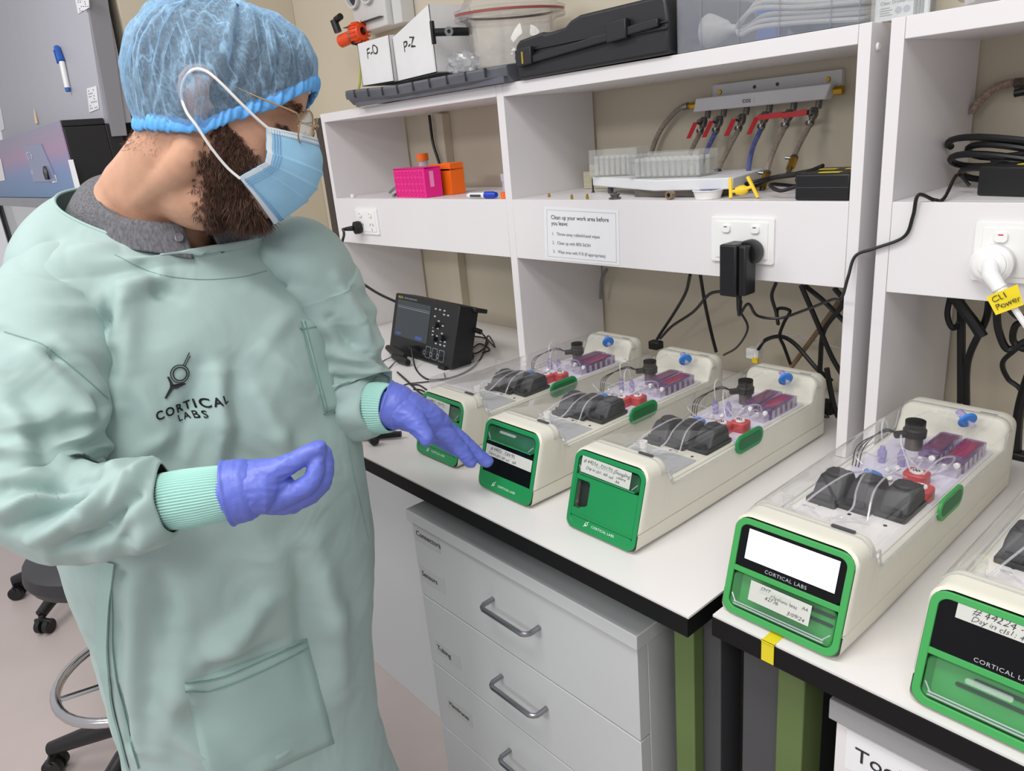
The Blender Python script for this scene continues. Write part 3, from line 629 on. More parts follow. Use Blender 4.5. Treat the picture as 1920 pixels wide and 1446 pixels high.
for i, x in enumerate(vx):
    v = MB().cyl((x, .262, 1.466), (x, .258, 1.452), .006, 10).lathe([(0, -.010), (.006, -.010), (.0085, -.004), (.0085, .004), (.006, .010), (0, .010)], (x-.003, .248, 1.444), (0, .25, 1), 14).cyl((x-.003, .244, 1.434), (x-.005, .240, 1.422), .0055, 10).build('valve', DKST, t)
    MB().lathe([(0, .004), (.005, .004), (.006, 0), (.006, -.004)], (x-.003, .236, 1.446), (-.2, -1, .1), 12).build('valve_stem', DKST, v)
    if i < 4:
        P = [(x-.006, .232, 1.448), (x-.008, .230, 1.446), (x-.024, .215, 1.418), (x-.014, .214, 1.414)]
        MB().box(-.005, .005, -.0012, .0012, 0, .032, T=lambda p: Vector((x-.008-.30*p.z+p.x, .229-p.z*.38+p.y, 1.446-p.z*.95))).build('lever', REDP, v, .0006)
    else:
        MB().box(0, .045, -.0012, .0012, -.005, .005, T=lambda p: Vector((x-.006-p.x, .230+p.y-p.x*.2, 1.447+p.z-p.x*.06))).build('lever', REDP, v, .0006)
    MB().lathe([(.0065, -.003), (.0078, -.003), (.0078, .003), (.0065, .003)], (x-.005, .240, 1.428), (0, .2, 1), 14).cyl((x+.003, .236, 1.426), (x+.003, .226, 1.426), .003, 8).build('hose_clamp', DKST, v)
    e = PA(*ends[i], 1, .17); m_ = Vector((x-.012, .225, 1.40))
    MB().tube(smooth_path([(x-.005, .240, 1.424), m_.lerp(e, .15), e.lerp(m_, .35)+Vector((0, -.006, -.004)), e], 7), .0048, 10).build('hose', HOSB if i in (1, 3) else HOSE, v)
    if i >= 2:
        d = (e-m_).normalized()
        MB().cyl(e-d*.004, e+d*.024, .0075, 6).build('brass_coupling', BRASS, v)
        MB().cyl(e+d*.024, e+d*.036, .0045, 8).build('coupling_tail', DKST, v)
        MB().lathe([(.0055, -.003), (.0072, -.003), (.0072, .003), (.0055, .003)], e-d*.008, d, 14).cyl(e-d*.008, e-d*.008+Vector((-.015, -.004, .002)), .003, 8).build('hose_clamp', DKST, v)
# ================================================================ middle bay contents
ZT = ZS+.0005
TRAY = mat('white_tray_plastic', (222, 224, 226), .45)
t = thing('white_tray', 'white rectangular tray lying crosswise on the middle shelf under the tube racks', 'tray', (1.2, .1, ZT))
ca = PA(1225, 356, 1, .022); zt0 = 1.3335
q = [Vector((ca.x, .022, 0)), Vector((1.372, .030, 0)), Vector((1.31, .262, 0)), Vector((.985, .20, 0))]
q[3] = Vector((.975, .115, 0))
q = [Vector((1.211, .022, 0)), Vector((1.366, .045, 0)), Vector((1.32, .24, 0)), Vector((.955, .13, 0))]
m = MB(); lo = [(p.x, p.y, zt0-.002) for p in q]; hi = [(p.x, p.y, zt0+.018) for p in q]
m.add(lo+hi, [(3, 2, 1, 0), (4, 5, 6, 7)]+[(i, (i+1) % 4, 4+(i+1) % 4, 4+i) for i in range(4)])
m.build('tray_body', TRAY, t, .002)
for x, y in ((1.02, .115), ): MB().cyl((x, y, ZT), (x, y, zt0-.002), .006, 10).build('foot', DKGREY, t)
RACKC = clear('clear_rack', (232, 236, 232), .09, .1)
TUBEC = clear('clear_vial', (240, 242, 240), .34, .1)
def rack(x0, x1, y0, y1, zb, h, label, rot):
    t = thing('tube_rack', label, 'rack', ((x0+x1)/2, (y0+y1)/2, zb), 'clear tube racks', world=False, rz=rot)
    a, b = (x1-x0)/2, (y1-y0)/2
    wl = .0016
    MB().box(-a, a, -b, b, 0, .002).build('base_plate', RACKC, t)
    MB().box(-a, a, -b, -b+wl, .002, h).build('front_wall', RACKC, t); MB().box(-a, a, b-wl, b, .002, h).build('rear_wall', RACKC, t)
    for s in (-1, 1): MB().box(s*a-wl/2, s*a+wl/2, -b, b, .002, h).build('end_wall', RACKC, t)
    MB().box(-a, a, -b, b, h*.62, h*.62+.002).build('tube_plate', RACKC, t)
    nx = int(2*a/.014)
    for i in range(nx):
        for j in (-.5, .5): MB().tube([(-a+.009+i*.0138, j*b, .003), (-a+.009+i*.0138, j*b, h*.62+.008)], .0048, 8).build('vial', TUBEC, t)
    return t
rack(1.125, 1.283, .055, .12, zt0+.0185, .047, 'clear plastic tube rack with handwritten letters, nearer one on the white tray', .06)
text_t = None
rack(.965, 1.085, .115, .17, zt0+.0185, .056, 'clear plastic tube rack at the left end of the white tray', .12)
tag(MB().box(1.14, 1.33, .05, .17, ZT, ZT+.0134).build('metal_plate', mat('dull_plate', (120, 112, 106), .4, .5), bevel=.001), 'dull metal plate lying under the white tray', 'plate')
t = thing('small_tub', 'small white tub with blue inside, at the shelf edge', 'tub', (1.325, .02, ZT))
MB().lathe([(0, 0), (.022, 0), (.026, .014), (.0275, .014), (.0275, .0155), (.024, .0155), (.0205, .003), (0, .003)], (1.325, .030, ZT), n=28).build('tub_wall', WHITEP, t)
MB().lathe([(0, .002), (.0205, .002)], (1.325, .030, ZT+.002), n=24).build('tub_lining', mat('blue_lining', (70, 92, 190), .4), t)
YEL = mat('yellow_clip_plastic', (244, 206, 40), .35)
t = thing('yellow_clamp', 'yellow plastic butterfly clip standing on the middle shelf edge', 'clip', (1.40, .03, ZT))
for a, b in (((1.378, .020, .0), (1.372, .028, .034)), ((1.424, .030, .0), (1.404, .030, .036))): MB().tube([Vector(a)+Vector((0, 0, ZT+.002)), Vector(b)+Vector((0, 0, ZT))], .0032, 8).build('bar', YEL, t)
MB().lathe([(0, -.012), (.006, -.010), (.0085, -.003), (.0085, .004), (.005, .010), (0, .012)], (1.394, .028, ZT+.014), (1, .3, .1), 12).build('hub', YEL, t)
MB().tube([(1.376, .024, ZT+.012), (1.394, .028, ZT+.014), (1.414, .030, ZT+.02)], .003, 8).build('bridge', YEL, t)
t = None
for i, (x0, x1, y0, y1, lb) in enumerate(((1.502, 1.590, .008, .085, 'black power brick with yellow tape strip, front one in the middle bay'), (1.445, 1.588, .112, .175, 'black power brick with two yellow strips, behind the other in the middle bay'))):
    t = thing('power_brick', lb, 'power supply', ((x0+x1)/2, (y0+y1)/2, ZT), 'black power bricks on the shelves')
    h = .040 if i == 0 else .036
    MB().box(x0, x1, y0, y1, ZT, ZT+h).build('case', BLACK, t, .003)
    MB().box(x0-.0005+.002, x1-.002, y0-.0004, y0, ZT+h*.48, ZT+h*.5).build('case_seam', DKGREY, t)
    for k in range(i+1): MB().box(x0+.028+.05*k, x0+.062+.05*k, y0+.018, y0+.030, ZT+h, ZT+h+.0006).build('yellow_strip', YT, t)
    MB().tube([(x0, y0+.03, ZT+.02), (x0-.014, y0+.03, ZT+.018)], [.008, .005], 10).build('strain_relief', BLACKR, t)
    if i == 0: MB().tube(smooth_path([(x0-.014, y0+.03, ZT+.018), (1.46, .035, ZT+.012), (1.43, .06, ZT+.02), (1.45, .12, ZT+.01), (1.43, .16, ZT+.012)], 7), .0032, 7).build('lead', CABLE, t)
    else: MB().tube(smooth_path([(x0-.014, y0+.03, ZT+.03), (1.40, .135, ZT+.026), (1.36, .10, ZT+.018), (1.30, .19, ZT+.008), (1.24, .22, ZT+.006)], 7), .0035, 7).build('lead', CABLE, t)
cable('black_lead', [(1.50, .10, ZT+.045), (1.45, .12, ZT+.030), (1.40, .12, ZT+.024), (1.36, .14, ZT+.012), (1.33, .17, ZT+.005)], .0034, 'thick black lead lying among the power bricks in the middle bay')
for x, y, h, lb, mm in ((.903, .044, .008, 'small brass fitting, leftmost of three along the middle bay edge', BRASS), (1.004, .012, .009, 'small brass fitting, middle of three along the middle bay edge', BRASS), (1.048, .012, .010, 'small brass fitting, rightmost of three along the middle bay edge', BRASS)):
    tag(MB().lathe([(0, 0), (.003, 0), (.003, h*.6), (.0022, h*.6), (.0022, h), (0, h)], (x, y, ZT), n=10).build('brass_fitting', mm), lb, 'fitting', 'brass fittings')
tag(MB().lathe([(0, 0), (.012, 0), (.012, .003), (.008, .003), (.008, .006), (.010, .007), (.010, .010), (.004, .010), (.004, .014), (0, .014)], (1.117, .018, ZT), n=16).build('ribbed_fitting', DKST), 'ribbed dark metal fitting on the edge of the middle bay', 'fitting')
tag(MB().lathe([(0, 0), (.004, 0), (.0022, .004), (.0016, .030), (0, .030)], (.955, .13, ZT), n=10).build('black_pin', BLACK), 'thin black pin standing behind the brass fittings', 'pin')
tag(MB().lathe([(.004, 0), (.008, 0), (.008, .010), (.004, .010)], (1.255, .018, ZT+.008), (0, -1, 0), 18).build('metal_ring', mat('worn_ring', (150, 132, 112), .4, .6)), 'worn metal ring leaning at the shelf edge below the white tray', 'ring')
tag(MB().box(.86, .95, .20, .26, ZT, ZT+.040).box(.88, .90, .20, .26, ZT+.04, ZT+.055).build('cream_box', clear('cream_clear', (226, 220, 190), .6, .2), bevel=.002), 'pale cream translucent box at the back of the middle bay', 'box')
# ================================================================ left bay contents
PINK = mat('pink_rack_plastic', (236, 30, 140), .35)
ORNG = mat('orange_plastic', (248, 110, 24), .35)
t = thing('pink_tube_rack', 'bright pink slotted tube rack on the left shelf', 'rack', (.45, .05, ZT))
A0, B0, C0 = Vector((.308, .030, 0)), Vector((.470, .018, 0)), Vector((.473, .070, 0))
hh = .076
def wallp(a, b, z0, z1, th=.003):
    a, b = Vector(a), Vector(b); d = (b-a).normalized(); nrm = Vector((-d.y, d.x, 0))*th
    m = MB(); P = [a, b, b+nrm, a+nrm]; m.add([p+Vector((0, 0, z)) for z in (z0, z1) for p in P], [(3, 2, 1, 0), (4, 5, 6, 7)]+[(i, (i+1) % 4, 4+(i+1) % 4, 4+i) for i in range(4)]); return m
wallp(A0, B0, ZT, ZT+hh).build('front_wall', PINK, t, .001)
wallp(B0, C0, ZT, ZT+hh).build('end_wall', PINK, t, .001)
D0 = A0+(C0-B0)
m = MB(); m.add([p+Vector((0, 0, z)) for z in (ZT+hh-.004, ZT+hh) for p in (A0, B0, C0, D0)], [(3, 2, 1, 0), (4, 5, 6, 7)]+[(i, (i+1) % 4, 4+(i+1) % 4, 4+i) for i in range(4)]); m.build('top_plate', PINK, t)
wallp(D0, A0, ZT, ZT+hh).build('end_wall', PINK, t, .001)
dv = (B0-A0).normalized(); nv = Vector((dv.y, -dv.x, 0)); PINKD = mat('dark_pink_plastic', (196, 16, 112), .5)  # darker pink for the slot rims
for r_ in range(4):
    for c_ in range(8):
        c0 = A0+dv*(.010+c_*.0195)+Vector((0, 0, ZT+.010+r_*.017))
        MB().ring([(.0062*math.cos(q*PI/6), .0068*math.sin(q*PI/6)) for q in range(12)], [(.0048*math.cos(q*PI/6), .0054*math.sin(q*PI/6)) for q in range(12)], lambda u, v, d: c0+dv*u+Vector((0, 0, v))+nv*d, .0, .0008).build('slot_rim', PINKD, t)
ev = (C0-B0).normalized(); en = Vector((ev.y, -ev.x, 0))
m = MB(); m.prism(rrect(.016, .028, .026, .066, .001, 2), lambda u, v, d: B0+ev*u+Vector((0, 0, ZT+v))+en*d, .0, .0008); m.build('paper_strip', mat('pink_paper', (244, 150, 200), .5), t)
t = thing('orange_tube_rack', 'orange tube rack standing behind the pink rack', 'rack', (.53, .12, ZT))
E0, F0 = PA(850, 375, 1, .075), PA(826, 372, 1, .11); E0.z = 0; F0.z = 0
E0 = Vector((.492, .086, 0)); F0 = Vector((.494, .130, 0)); G0 = Vector((.400, .086, 0))
wallp(G0, E0, ZT, ZT+.080).build('front_wall', ORNG, t, .001); wallp(E0, F0, ZT, ZT+.080).build('end_wall', ORNG, t, .001)
H0 = G0+(F0-E0)
m = MB(); m.add([p+Vector((0, 0, z)) for z in (ZT+.062, ZT+.066) for p in (G0, E0, F0, H0)], [(3, 2, 1, 0), (4, 5, 6, 7)]+[(i, (i+1) % 4, 4+(i+1) % 4, 4+i) for i in range(4)]); m.build('tube_plate', ORNG, t)
wallp(F0, H0, ZT, ZT+.08).build('rear_wall', ORNG, t, .001)
t = thing('sample_tube', 'clear centrifuge tube with orange screw cap behind the pink rack', 'tube', (.40, .14, ZT))
cx, cy = PA(793, 300, 1, .14).x, .14
MB().lathe([(0, 0), (.008, .010), (.0135, .02), (.0135, .1), (.0135, .102)], (cx, cy, ZT), n=20).build('tube_body', clear('tube_lilac', (226, 206, 220), .6, .15), t)
MB().lathe([(.0135, .088), (.0165, .088), (.0165, .106), (.015, .108), (0, .108)], (cx, cy, ZT), n=24).build('screw_cap', ORNG, t)
t = thing('marker_pen', 'white marker pen with blue cap lying at the left shelf edge', 'pen', (.71, .01, ZT))
MB().tube([(.655, .010, ZT+.007), (.665, .010, ZT+.007), (.720, .012, ZT+.007)], [.004, .007, .007], 14).build('barrel', PAPER, t)
MB().box(.672, .712, .0032, .0036, ZT+.004, ZT+.010).build('barrel_print', DKGREY, t)
MB().tube([(.722, .012, ZT+.0082), (.745, .014, ZT+.0082), (.757, .015, ZT+.0082), (.758, .015, ZT+.0082)], [.0082, .0082, .006, .003], 14).build('cap', mat('blue_cap', (28, 66, 190), .35), t)
t = thing('white_tub', 'small pale ribbed tub at the right end of the left bay', 'tub', (.74, .07, ZT))
MB().lathe([(0, 0), (.016, 0), (.017, .034), (.019, .034), (.020, .052), (0, .052)], (.742, .07, ZT), n=18).build('tub_body', clear('lilac_tub', (226, 214, 232), .6, .2), t)
tag(MB().lathe([(0, 0), (.010, 0), (.010, .014), (0, .014)], (.782, .02, ZT), n=14).build('orange_stopper', ORNG), 'orange stopper in the right corner of the left bay', 'stopper')
tag(MB().lathe([(0, 0), (.006, 0), (.007, .008), (.004, .010), (0, .010)], (.085, .02, ZT), n=14).build('white_stopper', WHITEP), 'little white stopper at the far left of the left bay', 'stopper')
tag(MB().tube(smooth_path([(.18, .09, ZT+.006), (.23, .08, ZT+.020), (.28, .06, ZT+.012), (.305, .022, ZT+.004)], 5), [.004]*16, 6).build('bent_tweezers', STEEL), 'bent steel tweezers lying left of the pink rack', 'tweezers')
def crumple(name, c, r, m, label, cat, sx=1, sy=1, sz=.5, seed=0):
    def fn(u, v):
        th, ph = 2*PI*u, PI*(v-.5)*.98; d = Vector((math.cos(ph)*math.cos(th), math.cos(ph)*math.sin(th), math.sin(ph)))
        k = r*(1+.35*noise.noise(d*3+Vector((seed, 0, 0)))+.18*noise.noise(d*8+Vector((0, seed, 0))))
        return Vector((c[0]+d.x*k*sx, c[1]+d.y*k*sy, max(c[2], c[2]+d.z*k*sz+r*sz*.8)))
    o = MB().grid(fn, 28, 16, cu=True).build(name, m, ang=25); return tag(o, label, cat)
crumple('plastic_bag', (.25, .12, ZT), .045, clear('bag_clear', (220, 214, 216), .22, .1), 'crumpled clear plastic bag left of the pink rack', 'bag', 1.2, .8, .7, 3)
# dark vertical cable in the left bay
cable('black_lead', [(.20, .25, HT-.03), (.203, .25, 1.45), (.225, .25, 1.38), (.24, .24, ZT+.004)], .0045, 'black lead running down the back of the left bay')
# ================================================================ on top of the shelf
ZH = HT+.0005
GT = mat('slate_tray_plastic', (92, 94, 102), .45, var=.12, vs=20)
t = thing('tray_lid', 'long slate grey ribbed tray lid lying on top of the left bay', 'tray lid', (.55, .1, ZH))
def lidrow(x):
    lift = .012*max(0, (.45-x)/.25)
    return lift
m = MB(); xs = [.225, .26, .34, .45, .60, .75, .872]
prof = [(-.030, .012), (-.034, .030), (-.028, .034), (.0, .036), (.22, .036), (.24, .030), (.24, .012), (.10, .0), (.0, .0), (-.015, .0)]
rows = [[Vector((x, y+(0 if x < .8 else .01), ZH+z+lidrow(x)*(1 if z > 0 else .6))) for y, z in prof] for x in xs]
loft(rows).build('lid_body', GT, t, .002)
for k in range(9):
    x = .27+k*.068
    MB().box(x, x+.003, -.0365, -.030, ZH+.014+lidrow(x), ZH+.033+lidrow(x)).build('rib', mat('slate_rib', (64, 66, 72), .5), t)
MB().box(.25, .86, -.022, -.014, ZH, ZH+.012).build('foot_rail', GT, t)
MB().lathe([(0, 0), (.010, 0), (.012, .01), (.010, .022), (0, .022)], (.222, -.02, ZH+.022), n=14).build('end_knob', GT, t)
def holder(x0, x1, y0, y1, z0, h, slope, label, hand, tilt=0):
    """open-topped white file box with a sloping front edge"""
    t = thing('file_box', label, 'box', ((x0+x1)/2, (y0+y1)/2, z0), 'white file boxes on top of the shelf', world=False)
    t.rotation_euler = (0, tilt, 0)
    a, b = (x1-x0)/2, (y1-y0)/2
    FB = mat('file_box_plastic', (226, 226, 226), .35)
    MB().prism([(-a, 0), (a, 0), (a, h+slope), (-a, h)], lambda u, v, d: Vector((u, -b-d, v)), -.002, 0).build('front_wall', FB, t)
    MB().prism([(-b, 0), (b, 0), (b, h*1.1), (-b, h)], lambda u, v, d: Vector((-a-d, u, v)), -.002, 0).build('side_wall', FB, t)
    MB().prism([(-b, 0), (b, 0), (b, (h+slope)*1.02), (-b, h+slope)], lambda u, v, d: Vector((a-d, u, v)), 0, .002).build('side_wall', FB, t)
    MB().prism([(-a, 0), (a, 0), (a, h+slope), (-a, h)], lambda u, v, d: Vector((u, b-d, v)), 0, .002).build('rear_wall', FB, t)
    MB().box(-a, a, -b, b, 0, .002).build('floor_panel', FB, t)
    for u in (-a+.006, a-.006): MB().box(u-.0008, u+.0008, -b-.0012, -b, .004, h).build('corner_rib', FB, t)
    text('handwriting', hand, .034, (-a*.45, -b-.0003, h*.62), (1, 0, .12), (0, 0, 1), INK, t, thick=.0002, shear=.15, jitter=.25)
    return t
holder(.262, .415, .0, .10, 1.6085, .104, .003, 'white file box marked F-O on the grey tray lid', 'F-O', .02)
holder(.432, .600, .0, .12, 1.6060, .10, .045, 'taller slanted white file box marked P-Z, right of the other', 'P-Z', -.02)
# vacuum jar
t = thing('vacuum_jar', 'clear domed vacuum jar with red seal on top of the shelf', 'jar', (.745, .13, 1.597))
JC = clear('clear_jar', (238, 238, 240), .10, .03, gloss=1.4)
jx, jy, jz = .728, .125, 1.602
MB().lathe([(.088, 0), (.092, .004), (.098, .090), (.104, .096), (.125, .100), (.127, .106), (.125, .110), (.1, .108), (.095, .10), (.088, .005)], (jx, jy, jz), (.05, -.02, 1), n=56).build('jar_body', JC, t)
MB().lathe([(.108, .1105), (.124, .1105), (.124, .1145), (.108, .1145)], (jx, jy, jz), (.05, -.02, 1), 56).build('red_seal', mat('dull_red_rubber', (158, 70, 66), .4), t)
MB().lathe([(.110, .1150), (.126, .1155), (.127, .121), (.112, .124), (.098, .150), (.06, .175), (0, .182)], (jx, jy, jz), (.05, -.02, 1), 56).build('jar_lid', JC, t)
q = MB().cyl((jx-.055, jy-.078, jz+.083), (jx-.068, jy-.115, jz+.084), .009, 14).cyl((jx-.068, jy-.115, jz+.084), (jx-.088, jy-.150, jz+.085), .0085, 14).build('tap', BLACK, t)
MB().box(-.004, .004, -.004, .004, -.024, .024, T=lambda p: Vector((jx-.090+p.x, jy-.152+p.y, jz+.085+p.z))).build('tap_handle', BLACK, q, .001)
MB().lathe([(.004, .0), (.009, 0), (.010, .006), (.004, .006)], (jx-.068, jy-.125, jz+.084), (1, -.5, 0), 16).build('tap_nozzle', STEEL, q)
crumple('plastic_bag', (.665, .03, 1.5965), .045, clear('bag_blue', (220, 224, 230), .22, .12), 'crumpled clear bag between the P-Z file box and the vacuum jar', 'bag', 1.0, .6, .6, 8)
# black case
BC = mat('black_case_plastic', (30, 30, 33), .42, bump=.1, bs=120)
t = thing('tool_case', 'black hard plastic carry case lying on top of the middle bay', 'case', (1.08, .12, ZH))
m = MB(); pf = [(.892, .004), (.888, .045), (.894, .066), (.905, .074), (.972, .080), (.984, .076), (1.035, .079), (1.05, .088), (1.075, .094), (1.26, .094), (1.272, .088), (1.277, .06), (1.277, .002), (.896, .0)]
m.prism(pf, lambda u, v, d: Vector((u, -.012-d, ZH+v)), -.27, 0); m.build('case_shell', BC, t, .006, seg=3)
MB().box(.893, 1.277, -.016, -.012, ZH+.040, ZH+.045).box(.893, 1.277, -.0155, -.012, ZH+.050, ZH+.053).build('rim', BC, t, .001)
MB().box(.935, 1.262, -.022, -.014, ZH+.026, ZH+.040, T=lambda p: p+Vector((0, 0, (p.x-.935)*.06))).build('handle', BC, t, .002)
for x in (.905, 1.150):
    MB().box(x, x+.046, -.026, -.014, ZH+.024, ZH+.056, T=lambda p: p+Vector((0, 0, (p.x-.92)*.05))).build('latch', BC, t, .002)
plab(MB().box(.9245, .929, -.0268, -.026, ZH+.028, ZH+.050).build('yellow_chip', mat('dull_yellow', (170, 140, 40), .5), t), 'small yellow mark on the left latch')
# clear crate with the white extension lead
CR_ = clear('smoky_crate', (158, 162, 170), .30, .08, gloss=1.0)
t = thing('storage_crate', 'smoky clear plastic crate on top of the middle bay', 'crate', (1.44, .14, ZH))
for b_ in ((1.283, 1.592, .004, .0065, .001, .12), (1.283, 1.592, .262, .2645, .001, .12), (1.283, 1.2855, .0068, .2617, .001, .12), (1.5895, 1.592, .0068, .2617, .001, .12)): MB().box(b_[0], b_[1], b_[2], b_[3], ZH+b_[4], ZH+b_[5]).build('crate_wall', CR_, t)
MB().box(1.2857, 1.5893, .0067, .2617, ZH, ZH+.002).build('crate_floor', CR_, t)
for x in (1.33, 1.40, 1.47, 1.55): MB().box(x, x+.002, .002, .0038, ZH+.001, ZH+.12).build('crate_rib', CR_, t)
t = thing('extension_lead', 'coiled white extension lead inside the smoky clear crate', 'cable', (1.37, .06, ZH+.003))
MB().lathe([(0, 0), (.024, 0), (.027, .006), (.025, .014), (.014, .040), (.008, .046), (.006, .060), (0, .060)], (1.306, .052, ZH+.033), (1, .08, -.08), 28).build('socket_end', WHITEP, t, ang=50)
for k in range(6):
    z = ZH+.012+.007*k; y = .035+.012*(k % 3)
    MB().tube(smooth_path([(1.365, .055, ZH+.028), (1.385, y, z+.004), (1.42, y-.006, z+.010+.002*k), (1.49, y, z+.006), (1.57, y+.01, z-.002+.002*(k % 2)), (1.583, y+.03, z)], 6), .0036, 8).build('cord_loop', WHITEP, t)
tag(MB().grid(lambda u, v: Vector((1.47+.085*math.cos(2*PI*u)*math.sin(PI*v), .16+.06*math.sin(2*PI*u)*math.sin(PI*v), ZH+.058+.054*math.cos(PI*v)*(1+.2*noise.noise(Vector((u*6, v*6, 1)))))), 26, 14, cu=True).build('dark_cloth', mat('blue_grey_cloth', (66, 72, 88), .8)), 'dark blue-grey bundle behind the white lead in the crate', 'bundle')
tag(MB().box(1.335, 1.375, .16, .20, ZH+.003, ZH+.075).build('blue_item', mat('crate_blue', (64, 104, 200), .4), bevel=.002), 'blue item standing in the crate above the white socket', 'box')
t = thing('hook_packet', 'clear packet with a printed white card on top near the shelf gap', 'packet', (1.63, .1, ZH))
MB().box(1.600, 1.67, .034, .040, ZH, ZH+.07).build('card', PAPER, t)
MB().box(1.596, 1.674, .030, .033, ZH, ZH+.075).build('wrap', CLEARB, t)
text('card_text', 'Clear Drawer Hold', .0062, (1.607, .0335, ZH+.021), (1, 0, 0), (0, 0, 1), INK, t, thick=.00005)
for k in range(4): MB().box(1.607, 1.620+.004*(k % 2), .0335, .034, ZH+.016-.003*k, ZH+.0168-.003*k).build('card_line', DKGREY, t)
m = MB()
for k in range(9): m.box(1.652+k*.0015, 1.6526+k*.0015+.0003*(k % 3), .0334, .034, ZH+.003, ZH+.024)
m.build('barcode', INK, t)
for x in (1.632, 1.643): MB().lathe([(0, 0), (.0045, 0), (.0045, .0006), (0, .0006)], (x, .0337, ZH+.012), (0, -1, 0), 12).build('card_shape', mat('card_grey', (170, 174, 186), .5), t)
crumple('plastic_bag', (1.80, .06, ZH), .06, clear('bag_clear2', (228, 228, 228), .5, .12), 'crumpled clear bag on top of the right shelf unit', 'bag', 1.4, .8, .45, 5)
crumple('plastic_bag', (1.74, .07, ZH), .04, clear('bag_clear3', (190, 184, 176), .5, .12), 'crumpled brownish bag beside the printed packet up on top', 'bag', 1.0, .6, .6, 12)
# switch box & hose connectors high on the wall at left
t = thing('power_box', 'white industrial power box with two round sockets high on the wall', 'power outlet', (.0, .25, 1.9))
MB().box(-.10, .085, .22, .288, 1.79, 2.02).build('housing', mat('industrial_white', (214, 214, 212), .4), t, .004)
MB().box(.088, .135, .24, .288, 1.79, 2.02).build('side_cover', mat('industrial_white', (214, 214, 212), .4), t, .003)
MB().box(-.145, .07, .205, .2195, 1.815, 1.817).build('ledge', DKGREY, t)
for x in (-.075, .005):
    s = MB().lathe([(.034, 0), (.036, .012), (.034, .016), (.028, .016), (.027, .004), (0, .004)], (x, .22, 1.895), (0, -1, -.1), 28).build('round_socket', mat('industrial_white', (214, 214, 212), .4), t)
    MB().lathe([(0, 0), (.0265, 0)], (x, .2150, 1.895), (0, -1, -.1), 24).build('socket_face', mat('navy_socket', (38, 40, 58), .4), s)
t = thing('orange_connector', 'orange water connector and ribbed nut below the power box', 'connector', (-.03, .19, 1.80))
OR2 = mat('orange_red_plastic', (236, 84, 36), .35)
MB().lathe([(.012, 0), (.019, 0), (.019, .045), (.014, .05), (.012, .05)], (-.125, .18, 1.775), (1, .25, .15), 20).build('pipe_end', OR2, t)
MB().cyl((-.08, .19, 1.783), (-.055, .195, 1.787), .015, 14).build('metal_collar', STEEL, t)
q = MB().lathe([(.012, 0), (.026, 0), (.028, .015), (.024, .032), (.012, .034)], (-.06, .195, 1.787), (1, .25, .1), 24).build('ribbed_nut', OR2, t)
for k in range(16):
    a = 2*PI*k/16; MB().box(0, .028, -.0018, .0018, .026, .031, T=lambda p: Vector((-.058+p.x, .195+p.z*math.sin(a)+p.y*math.cos(a)+p.x*.25, 1.789+p.z*math.cos(a)-p.y*math.sin(a)))).build('nut_rib', OR2, q)
MB().cyl((-.118, .17, 1.80), (-.125, .165, 1.835), .012, 12).cyl((-.12, .17, 1.835), (-.09, .17, 1.84), .010, 12).build('black_elbow', BLACK, t)
t = thing('green_hose', 'yellow-green hose hanging from a black clip at the left wall', 'hose', (-.17, .2, 1.6))
YG = mat('yellow_green_hose', (188, 192, 92), .45)
pg = [PA(677, 82, 1, .20), PA(676, 100, 1, .20), PA(675, 150, 1, .20), PA(673, 200, 1, .20)]
MB().tube(smooth_path(pg+[Vector((pg[-1].x, .2, 1.3))], 6), .0042, 8).build('hose_run', YG, t)
c0 = PA(671, 78, 1, .195); MB().cyl(c0+Vector((-.015, -.01, .004)), c0+Vector((.012, .012, -.006)), .011, 12).build('clip', BLACK, t)
MB().tube(smooth_path([c0, c0+Vector((-.004, 0, .03)), c0+Vector((.012, 0, .055)), c0+Vector((.03, 0, .05))], 6), .0016, 6).build('string', WHITEP, t)
# ================================================================ right shelf unit contents
t = thing('power_brick', 'black power brick with yellow tape at the right edge shelf', 'power supply', (1.81, .1, ZT), 'black power bricks on the shelves')
MB().box(-.07, .075, -.03, .03, 0, .040, T=lambda p: Vector((1.815+p.x*.98+p.y*.2, .085+p.y-p.x*.25, ZT+p.z))).build('case', BLACK, t, .003)
MB().box(-.03, .005, -.01, .004, .040, .0406, T=lambda p: Vector((1.815+p.x*.98+p.y*.2, .085+p.y-p.x*.25, ZT+p.z))).build('yellow_strip', YT, t)
MB().box(.02, .05, -.0306, -.0295, .008, .024, T=lambda p: Vector((1.815+p.x*.98+p.y*.2, .085+p.y-p.x*.25, ZT+p.z))).build('white_socket', WHITEP, t)
t = thing('cable_coil', 'coil of thick black cable at the back of the right shelf', 'cable', (1.80, .2, ZT))
for k, (r, z) in enumerate(((.10, .012), (.115, .032), (.095, .045), (.12, .056), (.085, .024))):
    MB().tube([Vector((1.80+r*1.15*math.cos(a*PI/18+k), .175+.05*math.sin(a*PI/18+k), ZT+z+.012*math.sin(a*PI/9+k*2)+.008)) for a in range(30)], .005, 8).build('cable_loop', CABLE, t)
t = thing('braided_hose', 'braided hose with a spring clamp on the wall of the right unit', 'hose', (1.70, .26, 1.44))
MB().tube(smooth_path([PA(1820, 212, 1, .262), PA(1838, 188, 1, .265), PA(1870, 163, 1, .27), PA(1912, 154, 1, .27), PA(1960, 158, 1, .27)], 8), .0062, 10).build('hose_run', mat('red_braided_hose', (160, 138, 126), .4, var=.35, vs=240, bump=.5, bs=400), t)
c0 = PA(1912, 156, 1, .262)
for k in range(5): MB().lathe([(.0072, 0), (.0086, .0012), (.0072, .0024)], c0+Vector((.0036*k-.008, .004, 0)), (1, 0, .1), 14).build('spring_ring', DKST, t)
MB().cyl(c0+Vector((-.004, -.004, -.014)), c0+Vector((.012, -.004, -.012)), .006, 10).build('clamp_lug', BLACK, t)
